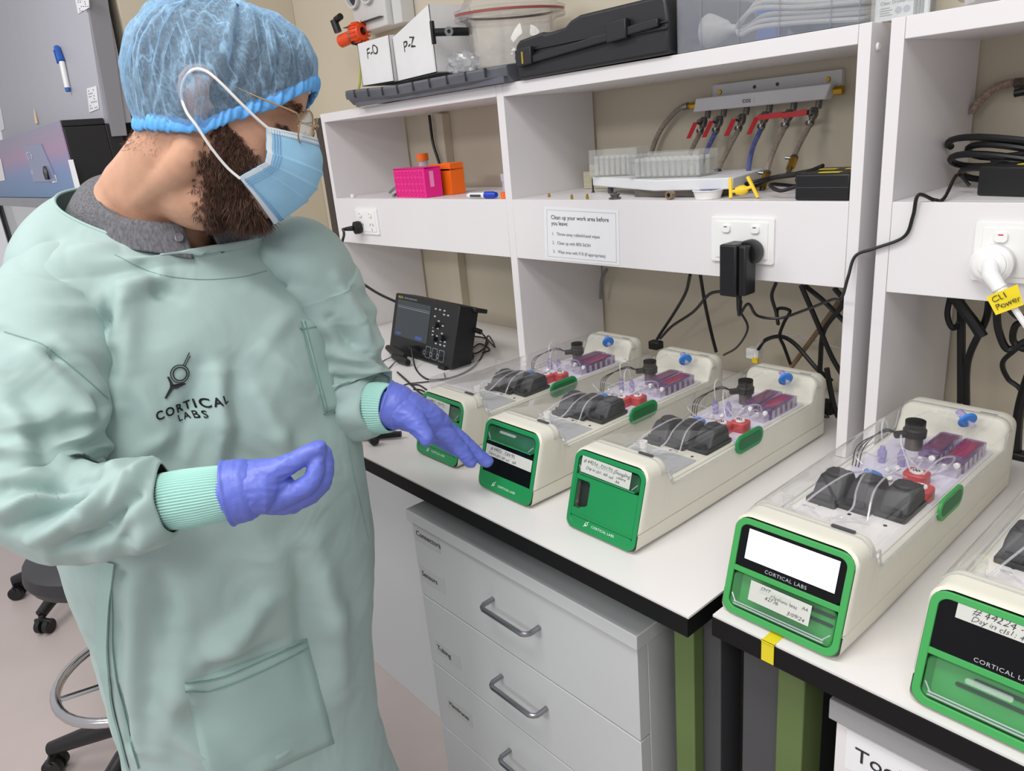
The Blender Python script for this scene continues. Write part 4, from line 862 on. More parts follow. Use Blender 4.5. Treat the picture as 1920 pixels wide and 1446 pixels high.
# ================================================================ cables under the shelves
def wc(pts, y0=.2): return [PA(x, y, 1, v) for x, y, v in pts]
CL = [
 ('black lead hanging at the left of the back wall, behind the second culture unit', [(1294, 515, .10), (1285, 550, .14), (1262, 590, .18), (1238, 626, .20), (1230, 640, .2)], .0035),
 ('straight black lead running down to the third culture unit', [(1313, 515, .10), (1322, 570, .12), (1334, 625, .14), (1343, 660, .15)], .0035),
 ('black lead sweeping from the hanging adapter to the far left', [(1384, 530, .0), (1360, 545, .05), (1330, 552, .1), (1300, 585, .15), (1260, 612, .18), (1238, 635, .2)], .0032),
 ('black lead with a small knot in the middle of the back wall', [(1455, 530, .12), (1447, 555, .12), (1455, 585, .12), (1459, 608, .12), (1458, 580, .13), (1481, 583, .13), (1470, 605, .13), (1462, 630, .14), (1470, 650, .15), (1482, 683, .16)], .0032),
 ('black lead arching over the third culture unit to the right', [(1421, 655, .17), (1435, 638, .17), (1462, 631, .16), (1490, 645, .16), (1530, 690, .16), (1560, 715, .17)], .0042),
 ('steep black lead crossing the back wall down to the right', [(1502, 535, .10), (1530, 600, .12), (1560, 670, .14), (1590, 720, .15)], .0045),
 ('shallow black lead crossing the back wall to the shelf side', [(1508, 535, .12), (1545, 565, .13), (1585, 605, .14)], .0045),
 ('black lead dropping near the shelf side panel', [(1565, 540, .10), (1580, 570, .11), (1545, 620, .13), (1538, 680, .14), (1535, 760, .15), (1552, 785, .15)], .0045),
 ('thick black lead hanging behind the rear of the third culture unit', [(1550, 690, .16), (1556, 725, .16), (1565, 765, .16), (1580, 800, .16)], .005),
]
for lb, pts, r in CL: cable('hanging_lead', wc(pts), r, lb, group='black leads on the back wall')
cable('brown_tube', wc([(1484, 688, .2), (1520, 640, .2), (1560, 585, .2), (1576, 560, .2)]), .005, 'straight brown tube slanting up across the back wall', mat('brown_tube', (132, 108, 84), .5), cat='tube')
cable('clear_hose', wc([(1415, 672, .15), (1420, 650, .16), (1450, 628, .18), (1500, 632, .2), (1580, 655, .22)]), .0022, 'thin clear hose arching over the leads on the back wall', CLEART, cat='tube')
cable('grey_lead', wc([(1138, 505, .25), (1128, 525, .25), (1126, 560, .26)]), .004, 'short grey lead in the corner of the middle bay', mat('grey_lead', (120, 122, 130), .5))
o = MB().lathe([(0, -.02), (.012, -.02), (.014, -.01), (.014, .02), (0, .024)], PA(1549, 770, 1, .17), (0, 0, 1), 14).build('black_plug_end', BLACKR); tag(o, 'black round connector hanging behind the third culture unit', 'connector')
o = MB().box(0, .028, 0, .02, 0, .022, T=lambda p: p+PA(1398, 672, 1, .17)).build('wall_socket_box', WHITEP, bevel=.002); tag(o, 'tiny white socket box behind the third culture unit', 'box')
o = MB().box(0, .012, 0, .006, 0, .01, T=lambda p: p+PA(1410, 680, 1, .16)).build('yellow_clip', YEL); tag(o, 'tiny yellow clip by the white socket box', 'clip')
o = MB().box(0, .03, 0, .02, 0, .02, T=lambda p: p+PA(1215, 655, 1, .16)).build('black_plug_end', BLACKR, bevel=.003); tag(o, 'black connector behind the first two culture units', 'connector')
CR2 = [
 ('thick straight black lead hanging under the right shelf', [(1790, 545, .14), (1801, 570, .15), (1802, 640, .15), (1802, 755, .15)], .0065),
 ('thick black lead curving down right of the straight one', [(1855, 560, .12), (1848, 600, .13), (1820, 660, .14), (1812, 700, .15), (1812, 760, .15)], .0055),
 ('wide flat black strap slanting under the right shelf', [(1785, 550, .12), (1806, 580, .12), (1825, 605, .12), (1842, 632, .12)], .0085),
 ('black loop hanging under the left end of the right fascia', [(1783, 550, .14), (1776, 590, .14), (1786, 615, .14), (1800, 600, .15), (1800, 560, .15)], .0045),
 ('black lead looping down at the right edge beneath the tag', [(1868, 580, .1), (1872, 620, .11), (1890, 655, .12), (1925, 640, .12)], .0055),
 ('tangled black loop at the right edge below the yellow tag', [(1930, 600, .10), (1905, 610, .11), (1900, 640, .12), (1925, 655, .12), (1935, 625, .12)], .005),
 ('thin black lead dropping at the right edge to the bench', [(1905, 655, .13), (1880, 680, .14), (1890, 710, .15), (1915, 735, .15), (1910, 790, .16)], .0038),
 ('black lead across the top corner under the right fascia', [(1880, 560, .1), (1905, 590, .1), (1940, 605, .1)], .0055),
 ('thick black lead at the right frame edge behind the unit', [(1935, 690, .13), (1918, 740, .14), (1908, 790, .15), (1905, 860, .16)], .0075),
]
for lb, pts, r in CR2: cable('hanging_lead', wc(pts), r, lb, group='black leads under the right shelf')
o = MB().box(-.015, .015, -.012, .012, -.03, .03, T=lambda p: p+PA(1912, 880, 1, .16)).build('black_plug_end', BLACKR, bevel=.004); tag(o, 'black connector block at the right edge behind the lit-screen unit', 'connector')
# ================================================================ oscilloscope
sc0 = Vector((.322, -.072, BZ)); ex = Vector((.999, -.05, 0)).normalized(); ey = Vector((-ex.y, ex.x, 0))
W1, H1, D1 = .318, .162, .060; ta = math.radians(17)
eu = (Vector((0, 0, 1))*math.cos(ta)+ey*math.sin(ta)); en_ = (-ey*math.cos(ta)+Vector((0, 0, 1))*math.sin(ta))
b0 = sc0+Vector((0, 0, .006))
def SP(u, v, d=0): return b0+ex*u+eu*v+en_*d
t = thing('oscilloscope', 'black bench oscilloscope with screen and buttons, tilted back on its legs', 'oscilloscope', tuple(sc0+Vector((.15, .04, 0))))
MB().prism(rrect(0, W1, 0, H1, .006, 3), SP, -D1, 0).build('case', mat('scope_black', (15, 16, 18), .45), t, .002)
MB().box(.01, W1+.012, H1-.012, H1-.001, -D1-.020, -D1+.02, T=lambda p: SP(p.x, p.y, p.z)).build('handle', BLACK, t, .002)
MB().prism(rrect(.018, .190, .045, .146, .002, 2), SP, 0, .0008).build('screen', mat('scope_screen', (46, 54, 58), .15), t)
scr = MB()
tr_ = mat('trace_print', (150, 160, 165), .4)
scr.box(.022, .186, .1255, .1265, .0009, .0011, T=lambda p: SP(p.x, p.y-.02*0, p.z)).box(.022, .186, .130, .1306, .0009, .0011, T=lambda p: SP(p.x, p.y, p.z)); scr.build('screen_trace', tr_, t)
MB().box(.028, .055, .050, .056, .0009, .0011, T=lambda p: SP(p.x, p.y, p.z)).box(.13, .165, .049, .058, .0009, .0011, T=lambda p: SP(p.x, p.y, p.z)).build('screen_icons', mat('scope_blue', (60, 84, 150), .4), t)
text('brand_print', 'RIGOL', .009, SP(.018, .150, .0003), ex, eu, mat('yellow_print', (200, 190, 60), .5), t, thick=.0001)
text('model_print', 'DIGITAL OSCILLOSCOPE', .006, SP(.05, .151, .0003), ex, eu, tr_, t, thick=.0001)
BTN = mat('grey_button', (176, 180, 184), .4)
R_ = random.Random(4)
for r_ in range(10):
    for c_ in range(4):
        if R_.random() < .62:
            u, v = .212+.020*c_+R_.uniform(-.002, .002), .140-.0098*r_
            g = (r_ == 0 and c_ == 3)
            MB().box(u, u+.0075, v, v+.0036, 0, .002, T=lambda p: SP(p.x, p.y, p.z)).build('button', mat('green_button', (30, 170, 110), .4) if g else BTN, t)
for u, v in ((.228, .100), (.262, .072), (.228, .066)): MB().lathe([(.008, 0), (.0072, .010), (0, .0105)], SP(u, v, 0), en_, 16).build('knob', BLACK, t)
for k, u in enumerate((.190, .222, .254)):
    MB().ring(rrect(u, u+.024, .010, .040, .002, 2), rrect(u+.001, u+.023, .011, .039, .0015, 2), SP, 0, .0006).build('socket_frame', tr_, t)
    MB().lathe([(.003, 0), (.007, 0), (.007, .012), (.003, .012)], SP(u+.012, .024, 0), en_, 16).build('bnc_socket', STEEL, t)
MB().lathe([(.003, 0), (.007, 0), (.007, .016), (.003, .03), (0, .03)], SP(.155, .028, 0), en_, 14).build('probe_plug', BLACK, t)
for u in (.06, .26): MB().tube([SP(u, .01, -D1), SP(u+.004, .03, -D1-.03), Vector((*(SP(u+.01, 0, 0)+ey*.105)[:2], BZ+.004))], .006, 8).build('rear_leg', BLACK, t)
for u in (.04, .28): MB().box(u-.015, u+.015, -.006, .003, -.02, .006, T=lambda p: SP(p.x, p.y, p.z)).build('front_foot', BLACKR, t)
MB().cyl(SP(W1, .105, -D1+.0), SP(W1+.018, .103, -D1-.002), .007, 12).build('rear_plug', BLACKR, t)
t = thing('scope_probe', 'black probe head lying in front of the oscilloscope', 'probe', tuple(PA(740, 650, 2, BZ+.01)))
a = PA(727, 652, 2, BZ+.022); b = PA(760, 668, 2, BZ+.020)
MB().tube([a, a.lerp(b, .3), a.lerp(b, .7), b], [.008, .013, .013, .007], 12).build('probe_grip', BLACKR, t)
a = PA(738, 668, 2, BZ+.012); b = PA(765, 680, 2, BZ+.012)
MB().tube([a, a.lerp(b, .5), b], [.008, .012, .008], 12).build('probe_grip', BLACKR, t)
def bench(pts, z=BZ+.003): return [PA(x, y, 2, z+dz) for x, y, dz in pts]
SL = 'thin probe leads around the oscilloscope'
cable('probe_lead', [SP(.165, .028, .03)]+bench([(779, 690, .0), (795, 708, 0), (815, 712, 0), (850, 707, 0), (885, 690, 0), (905, 665, 0), (915, 630, .01)])+[SP(W1+.05, .07, -D1-.03), SP(W1+.018, .103, -D1-.002)], .0022, 'thin black lead looping round the front of the oscilloscope', group=SL)
cable('probe_lead', [SP(W1+.0, .03, -D1-.002)]+[PA(x, y, 2, BZ+.004) for x, y in ((868, 634), (900, 632), (915, 640), (905, 655), (890, 663), (885, 655), (900, 645), (918, 655), (905, 662))], .0022, 'black lead tangled to the right of the oscilloscope', group=SL)
cable('probe_lead', [SP(W1+.0, .045, -D1-.002)]+bench([(870, 645, .0), (868, 655, 0), (858, 660, 0), (856, 668, 0)]), .0026, 'short thick black lead bending just behind the oscilloscope', group=SL)
cable('probe_lead', bench([(833, 700, .0), (832, 712, 0), (800, 716, 0), (765, 720, 0), (755, 724, 0)]), .0016, 'thin black lead crossing under the oscilloscope loop', group=SL)
cable('probe_lead', bench([(738, 668, .01), (722, 675, 0), (712, 682, 0)]), .0014, 'thin grey lead running left from the oscilloscope', group=SL)
cable('probe_lead', bench([(745, 675, .01), (735, 685, 0), (728, 692, 0)]), .0014, 'second thin grey lead left of the oscilloscope', group=SL)
cable('probe_lead', bench([(745, 698, .002), (765, 716, 0), (785, 735, 0), (797, 742, 0)]), .0024, 'black lead slanting from the sleeve to the first culture unit', group=SL)
cable('probe_lead', bench([(770, 722, .0), (785, 722, .0), (800, 731, 0)]), .0018, 'black lead curving to the top corner of the first culture unit', group=SL)
cable('probe_lead', bench([(775, 730, .0), (788, 731, .0), (798, 736, 0)]), .0018, 'lowest black lead reaching the first culture unit', group=SL)
tag(MB().box(.70, .975, -.20, -.006, BZ+.0005, BZ+.028).build('plastic_lid', clear('flat_clear_lid', (228, 228, 228), .12, .05), bevel=.004), 'flat clear plastic lid lying left of the first culture unit', 'tray')  # a flat clear lid lying loose on the bench
t = thing('red_tool', 'red and black handheld tool lying on the bench behind the sleeve', 'tool', (.87, -.47, BZ))
a = PA(668, 818, 2, BZ+.009); b = PA(710, 816, 2, BZ+.009)
MB().tube([a, a.lerp(b, .1), a.lerp(b, .5)], [.006, .009, .009], 12).build('red_end', REDP, t)
MB().tube([a.lerp(b, .5), b, b+(b-a)], [.009, .008, .006], 12).build('black_grip', BLACKR, t)
c = PA(701, 826, 2, BZ+.010); MB().lathe([(0, -.010), (.007, -.008), (.010, 0), (.007, .008), (0, .010)], c, (1, .3, 0), 16).build('black_knob', BLACKR, t)
# ================================================================ the person
SKIN = mat('skin', (197, 150, 123), .5, var=.07, vs=30, bump=.12, bs=260)
STUB = mat('bearded_skin', (120, 82, 64), .7, var=.15, vs=120)
HAIRM = mat('dark_hair', (66, 58, 56), .65, var=.35, vs=90, bump=.8, bs=160)
BEARD = mat('brown_beard', (86, 60, 47), .6, var=.3, vs=60)
def gown_mat():
    m = mat('mint_gown', (158, 181, 177), .7, var=.025, vs=6, sheen=.15, bump=.12, bs=55)
    nt = m.node_tree; b = nt.nodes['Principled BSDF']; tc = nt.nodes.new('ShaderNodeTexCoord')
    n = nt.nodes.new('ShaderNodeTexNoise'); n.inputs['Scale'].default_value = 9; n.inputs['Detail'].default_value = 2; n.inputs['Distortion'].default_value = 1.2; nt.links.new(tc.outputs['Object'], n.inputs['Vector'])
    bp = nt.nodes.new('ShaderNodeBump'); bp.inputs['Strength'].default_value = .5; bp.inputs['Distance'].default_value = .010; nt.links.new(n.outputs['Fac'], bp.inputs['Height'])
    old = b.inputs['Normal'].links[0].from_socket; nt.links.new(old, bp.inputs['Normal']); nt.links.new(bp.outputs[0], b.inputs['Normal']); return m
GOWN = gown_mat()
GOWN2 = mat('mint_seam', (157, 184, 179), .7, var=.02)
CUFFM = mat('mint_knit', (158, 204, 194), .75, var=.03)
GLOVE = mat('violet_nitrile', (98, 113, 204), .42, var=.04, vs=18, bump=.35, bs=70, stretch=(1, 1, 2.2))
def Rz(a): return Matrix.Rotation(a, 3, 'Z')
HO = Vector((1.134, -.738, 1.517))
HR = Matrix.Rotation(math.radians(54), 3, 'Z') @ Matrix.Rotation(math.radians(17), 3, 'Y') @ Matrix.Rotation(math.radians(-6), 3, 'X')
HRi = HR.transposed()
def HW(p): return HO+HR@Vector(p)
def HPX(px, py, yl):                     # where the sight line of (px,py) meets the head's own plane y=yl, in world
    d = HRi@(CF+CR*((px-960)/FPX)-CU*((py-723)/FPX)); c = HRi@(CP-HO); return HO+HR@(c+d*((yl-c.y)/d.y))
def sm(x, xs, ys):
    """smooth interpolation"""
    if x <= xs[0]: return ys[0]
    if x >= xs[-1]: return ys[-1]
    for i in range(len(xs)-1):
        if x <= xs[i+1]:
            t = (x-xs[i])/(xs[i+1]-xs[i]); h = xs[i+1]-xs[i]
            m0 = ((ys[i+1]-ys[i-1])/(xs[i+1]-xs[i-1]) if i > 0 else (ys[i+1]-ys[i])/h)
            m1 = ((ys[i+2]-ys[i])/(xs[i+2]-xs[i]) if i+2 < len(xs) else (ys[i+1]-ys[i])/h)
            return (2*t**3-3*t*t+1)*ys[i]+(t**3-2*t*t+t)*h*m0+(-2*t**3+3*t*t)*ys[i+1]+(t**3-t*t)*h*m1
# skull sections, head coordinates: forward x, left y, up z, origin between the ears
HZ = [-.128, -.120, -.105, -.088, -.070, -.045, -.020, 0, .020, .045, .070, .092, .108, .118, .1215]
HF = [.050, .076, .085, .088, .094, .094, .094, .090, .098, .102, .099, .086, .064, .034, .004]
HB = [.010, -.005, -.030, -.050, -.066, -.082, -.092, -.098, -.101, -.101, -.094, -.078, -.056, -.030, -.008]
HWD = [.010, .028, .042, .052, .060, .066, .070, .072, .074, .075, .072, .062, .046, .026, .006]
def head_pt(th, z, ex=0):
    f, b, w_ = sm(z, HZ, HF), sm(z, HZ, HB), sm(z, HZ, HWD)
    c = (f+b)/2-.004; c = min(max(c, b+.005), f-.004) if f-b > .012 else (f+b)/2
    ct, st = math.cos(th), math.sin(th); a = (f-c if ct > 0 else c-b)+ex
    e = .88
    x = c+a*math.copysign(abs(ct)**e, ct); y = (w_+ex)*math.copysign(abs(st)**e, st)
    return Vector((x, y, z))
def g(x, c, s): return math.exp(-((x-c)/s)**2)
def face(p):
    x, y, z = p; d = 0
    if x > .03:
        ay = abs(y)
        d += .026*g(y, 0, .0105)*(g(z, -.040, .014)+.55*g(z, -.020, .014)+.2*g(z, -.004, .012))      # nose
        d += .006*g(ay, .014, .007)*g(z, -.047, .008)                                             # nostril wings
        d -= .011*g(ay, .032, .015)*g(z, .002, .012)                                             # eye sockets
        d += .0065*g(ay, .031, .010)*g(z, -.001, .0085)                                            # closed eyes
        d += .004*g(ay, .028, .022)*g(z, .0195, .007)                                             # brow ridge
        d += .004*g(y, 0, .02)*g(z, -.074, .006)+.004*g(y, 0, .018)*g(z, -.086, .006)-.003*g(y, 0, .02)*g(z, -.0795, .003)  # lips
        d += .005*g(ay, .045, .014)*g(z, -.022, .016)                                            # cheek bones
    return Vector((x+d, y+(.15*d if y > 0 else -.15*d), z))
m = MB()
nz_, nt_ = 88, 110
zz = [-.128+(.2495)*(.5-.5*math.cos(PI*i/(nz_-1))) for i in range(nz_)]
V = [HW(face(head_pt(2*PI*k/nt_, z))) for z in zz for k in range(nt_)]
F = [(i*nt_+k, i*nt_+(k+1) % nt_, (i+1)*nt_+(k+1) % nt_, (i+1)*nt_+k) for i in range(nz_-1) for k in range(nt_)]+[tuple(range(nt_))[::-1], tuple((nz_-1)*nt_+k for k in range(nt_))]
m.add(V, F)
for s in (-1, 1):                        # ears: rim, lobe and bowl
    E = lambda x, y, z: HW((x, s*y, z))
    m.tube([E(.006, .072, .014), E(.008, .078, .028), E(-.001, .083, .036), E(-.014, .087, .034), E(-.023, .089, .020), E(-.023, .088, .002), E(-.015, .084, -.014), E(-.006, .078, -.028), E(.002, .073, -.026)], [.004, .005, .0055, .0055, .005, .0045, .0045, .006, .004], 10)
    m.tube([E(-.004, .071, .022), E(-.008, .0745, .005), E(-.004, .072, -.018)], [.014, .016, .010], 10)
    m.tube([E(.008, .072, .004), E(.009, .077, -.004), E(.006, .073, -.012)], [.003, .005, .003], 8)
def cone(pts, n=18):
    mm = MB(); P = [Vector(p[:3]) for p in pts]; r = [p[3] for p in pts]
    d0 = (P[0]-P[1]).normalized(); d1 = (P[-1]-P[-2]).normalized()
    P2 = [P[0]+d0*r[0]*.95, P[0]+d0*r[0]*.75, P[0]+d0*r[0]*.4]+P+[P[-1]+d1*r[-1]*.4, P[-1]+d1*r[-1]*.75, P[-1]+d1*r[-1]*.95]
    r2 = [r[0]*.28, r[0]*.68, r[0]*.93]+r+[r[-1]*.93, r[-1]*.68, r[-1]*.28]
    return mm.tube(P2, r2, n)
def join(a, b): return a.add(b.v, b.f)
def smp(pts, n=5):
    q = smooth_path([p[:3] for p in pts], n); r = []
    for i in range(len(pts)-1):
        for k in range(n): r.append(pts[i][3]*(1-k/n)+pts[i+1][3]*k/n)
    r.append(pts[-1][3]); return [(*a, b) for a, b in zip(q, r)]
hl = lambda x, y, z, r: (*HW((x, y, z)), r)
join(m, cone(smp([hl(-.030, 0, .0, .058), hl(-.040, 0, -.055, .056), (1.026, -.795, 1.425, .063), (1.008, -.798, 1.375, .062), (.990, -.805, 1.27, .075)]), 28))
join(m, cone(smp([hl(.022, 0, -.092, .038), hl(-.010, 0, -.108, .045), (1.050, -.785, 1.42, .044), (1.030, -.79, 1.36, .044)]), 20))
join(m, cone(smp([hl(-.050, 0, -.055, .046), (1.000, -.812, 1.425, .056), (.965, -.850, 1.385, .050)]), 20))
join(m, cone(smp([(.965, -.965, 1.285, .045), (.965, -.90, 1.322, .045), (.975, -.80, 1.345, .055), (.985, -.70, 1.315, .045), (.985, -.645, 1.285, .045)]), 20))
for (z0, z1, a, b) in ((1.21, 1.13, .095, .10), (1.13, 1.02, .10, .105), (1.02, .88, .105, .115)):
    for yy in (-.88, -.80, -.73): join(m, cone([(1.0, yy, z0, a), (1.01, yy, z1, b)], 20))
AR = [(*PX(95, 545, .955), .050), (*PX(60, 700, .90), .046), (*PX(38, 915, .870), .034), (*PX(160, 952, .853), .028), (*PX(330, 930, .847), .028), (*PX(430, 920, .848), .022), (*PX(468, 916, .850), .016)]
AL = [(*PX(585, 490, 1.11), .050), (*PX(630, 620, 1.165), .044), (*PX(664, 742, 1.185), .038), (*PX(700, 760, 1.155), .030), (*PX(735, 762, 1.132), .022), (*PX(765, 772, 1.138), .016)]
join(m, cone(smp([(.985, -.93, 1.31, .05)]+AR))); join(m, cone(smp([(.99, -.68, 1.31, .05)]+AL)))
for s in (-1, 1):
    y = -.815+s*.085
    join(m, cone(smp([(1.01, y, .88, .092), (1.02, y, .68, .078), (1.03, y, .50, .058), (1.02, y, .34, .056), (1.0, y, .12, .034), (1.0, y, .08, .028)]), 20))
    join(m, cone([(.985, y, .048, .026), (1.06, y+s*.008, .036, .022), (1.12, y+s*.012, .028, .018)], 18))
def remesh(mb, voxel, smooth=3, fac=.5):
    me = bpy.data.meshes.new('tmp'); me.from_pydata(mb.v, [], mb.f)
    o = bpy.data.objects.new('tmp', me); COL.objects.link(o)
    r = o.modifiers.new('r', 'REMESH'); r.mode = 'VOXEL'; r.voxel_size = voxel; r.adaptivity = 0
    s_ = o.modifiers.new('s', 'SMOOTH'); s_.iterations = smooth; s_.factor = fac
    dg = bpy.context.evaluated_depsgraph_get(); dg.update()
    me2 = bpy.data.meshes.new_from_object(o.evaluated_get(dg)); bpy.data.objects.remove(o)
    return me2
def meshobj(name, me, mats, parent):
    me.materials.clear()
    for k in mats: me.materials.append(k)
    me.shade_smooth(); me.name = name
    o = bpy.data.objects.new(name, me); COL.objects.link(o); hang(o, parent); return o
person = thing('person', 'person in a mint gown, mask, glasses and blue hair net reaching for a culture unit', 'person', (1.02, -.815, 0))
for s in (-1, 1): join(m, cone(smp([hl(-.018, s*.052, -.030, .018), hl(-.022, s*.050, -.075, .022), (1.045+.004*s, -.793+s*.036, 1.415, .024), (1.050, -.790+s*.016, 1.365, .022)], 5), 14))
bme = remesh(m, .0034, 8, .5)
co = np.empty(len(bme.vertices)*3); bme.vertices.foreach_get('co', co); co = co.reshape(-1, 3)
loc = (co-np.array(HO))@np.array(HR)     # head coordinates of every vertex
def beard_mask(l):
    x, y, z = l[:, 0], np.abs(l[:, 1]), l[:, 2]
    up = np.interp(x, [-.01, .012, .03, .06, .12], [.0, .0, -.020, -.045, -.055])
    bk = np.interp(z, [-.175, -.15, -.115, -.065, -.035, .0], [.012, -.002, -.010, -.008, .004, .008])
    under = ((z > -.052) & (x > .064)) | ((z <= -.052) & (z > -.077) & (x > .042+(z+.077)*.9)) | ((z <= -.077) & (x > .047+(-.077-z)*.62))
    return (z < up) & (x > bk) & (z > -.168) & (y < .085) & ~under, np.clip((x-bk)/.034, .0, 1)
bm_, dens = beard_mask(loc)
body = meshobj('body', bme, [SKIN, STUB], person)
fi = np.array([(bm_ & (dens > .3))[list(p.vertices)].all() for p in bme.polygons]); bme.polygons.foreach_set('material_index', fi.astype(np.int32))
# ---- beard strands
def strands(name, verts, norms, n, L0, L1, direc, r, matl, parent, seed=1, curl=.3, spread=.35):
    rg = np.random.default_rng(seed); idx = rg.integers(0, len(verts), n); V = []; F = []
    for i in idx:
        p = Vector(verts[i])+Vector(rg.normal(0, .0012, 3)); nn = Vector(norms[i]); d = (nn*.38+Vector(direc)*.9+Vector(rg.normal(0, spread, 3))).normalized()
        L = rg.uniform(L0, L1); s = d.cross(Vector(rg.normal(0, 1, 3))).normalized()*r; c = Vector(rg.normal(0, curl, 3))*L
        k = len(V); V += [p-s, p+s, p+d*L*.5-s*.8+c*.2, p+d*L*.5+s*.8+c*.2, p+d*L+c*.5]; F += [(k, k+1, k+3, k+2), (k+2, k+3, k+4)]
    me = bpy.data.meshes.new(name); me.from_pydata([tuple(v) for v in V], [], F); return meshobj(name, me, [matl], parent)
no = np.array([v.normal[:] for v in bme.vertices])
rg0 = np.random.default_rng(5); sel = np.where(bm_ & (rg0.random(len(dens)) < dens**1.3+.05))[0]; hd = HR@Vector((.05, 0, -1))
strands('beard', co[sel], no[sel], 26000, .004, .0110, hd, .00032, BEARD, body, 1)
sel2 = np.where(bm_ & (loc[:, 2] < -.098) & (loc[:, 0] > .034))[0]
strands('chin_beard', co[sel2], no[sel2], 5000, .012, .024, HR@Vector((.1, -.05, -1)), .0005, BEARD, body, 2)
sel3 = np.where((loc[:, 2] < -.035) & (loc[:, 2] > -.07) & (loc[:, 0] < -.05) & (loc[:, 0] > -.12))[0]
strands('nape_hair', co[sel3], no[sel3], 900, .003, .007, HR@Vector((-.3, 0, -1)), .0002, BEARD, body, 3)
sel4 = np.where((loc[:, 2] > .016) & (loc[:, 2] < .026) & (loc[:, 0] > .07) & (np.abs(loc[:, 1]) > .014) & (np.abs(loc[:, 1]) < .052))[0]
strands('eyebrow', co[sel4], no[sel4], 900, .005, .008, HR@Vector((0, -.8, -.1)), .0003, BEARD, body, 4, spread=.2)
sel5 = np.where((loc[:, 2] > -.007) & (loc[:, 2] < -.003) & (loc[:, 0] > .07) & (np.abs(loc[:, 1]) > .020) & (np.abs(loc[:, 1]) < .043))[0]
if len(sel5): strands('eyelashes', co[sel5], no[sel5], 260, .005, .008, HR@Vector((.6, 0, -.8)), .00025, HAIRM, body, 5, spread=.15)
# ---- hair under the net and the net itself
EX = [-.12, -.10, -.06, -.02, .006, .03, .05, .07, .09, .108]; EZ = [-.046, -.044, -.039, -.035, -.028, -.010, .004, .018, .038, .062]
def edge_z(x): return sm(x, EX, EZ)
def hair_pt(u, v, ex, base=0):
    th = 2*PI*u; z = .0
    for _ in range(4): z = edge_z(head_pt(th, z).x)
    z = z+base; zt = z+(.1213-z)*(1-(1-v)**1.7)
    return th, zt
def hairshell(u, v):
    th, z = hair_pt(u, v, 0, .012); p = head_pt(th, min(z, .1212)); d = (p-Vector((-.005, 0, .02))).normalized()
    return HW(p+d*(.006+.002*noise.noise(p*60)))
hm = MB().grid(hairshell, 90, 40, cu=True); hair = hm.build('hair', HAIRM, body)
def net_off(th, z, v, p):
    pl = noise.noise(Vector((math.cos(th)*9, math.sin(th)*9, z*10+3)))*.0045+.0022*noise.noise(Vector((math.cos(th)*26, math.sin(th)*26, z*16)))+.0016*noise.noise(p*60)
    puff = .0085*math.sin(PI*min(1, v*1.15))**.6*(1-.25*v)
    ear = .017*g(p.x, -.010, .028)*g(z, .006, .042)
    back = .0015*max(0, -p.x/.1)
    return .006+puff+ear+back+pl*(.4+1.2*min(1, v*4))
def netfn(u, v):
    th, z = hair_pt(u, v, 0); p = head_pt(th, min(z, .1212)); d = Vector((p.x+.005, p.y, max(0, p.z-.03)*1.2)).normalized()
    q = p+d*net_off(th, z, v, p)
    return HW(q)
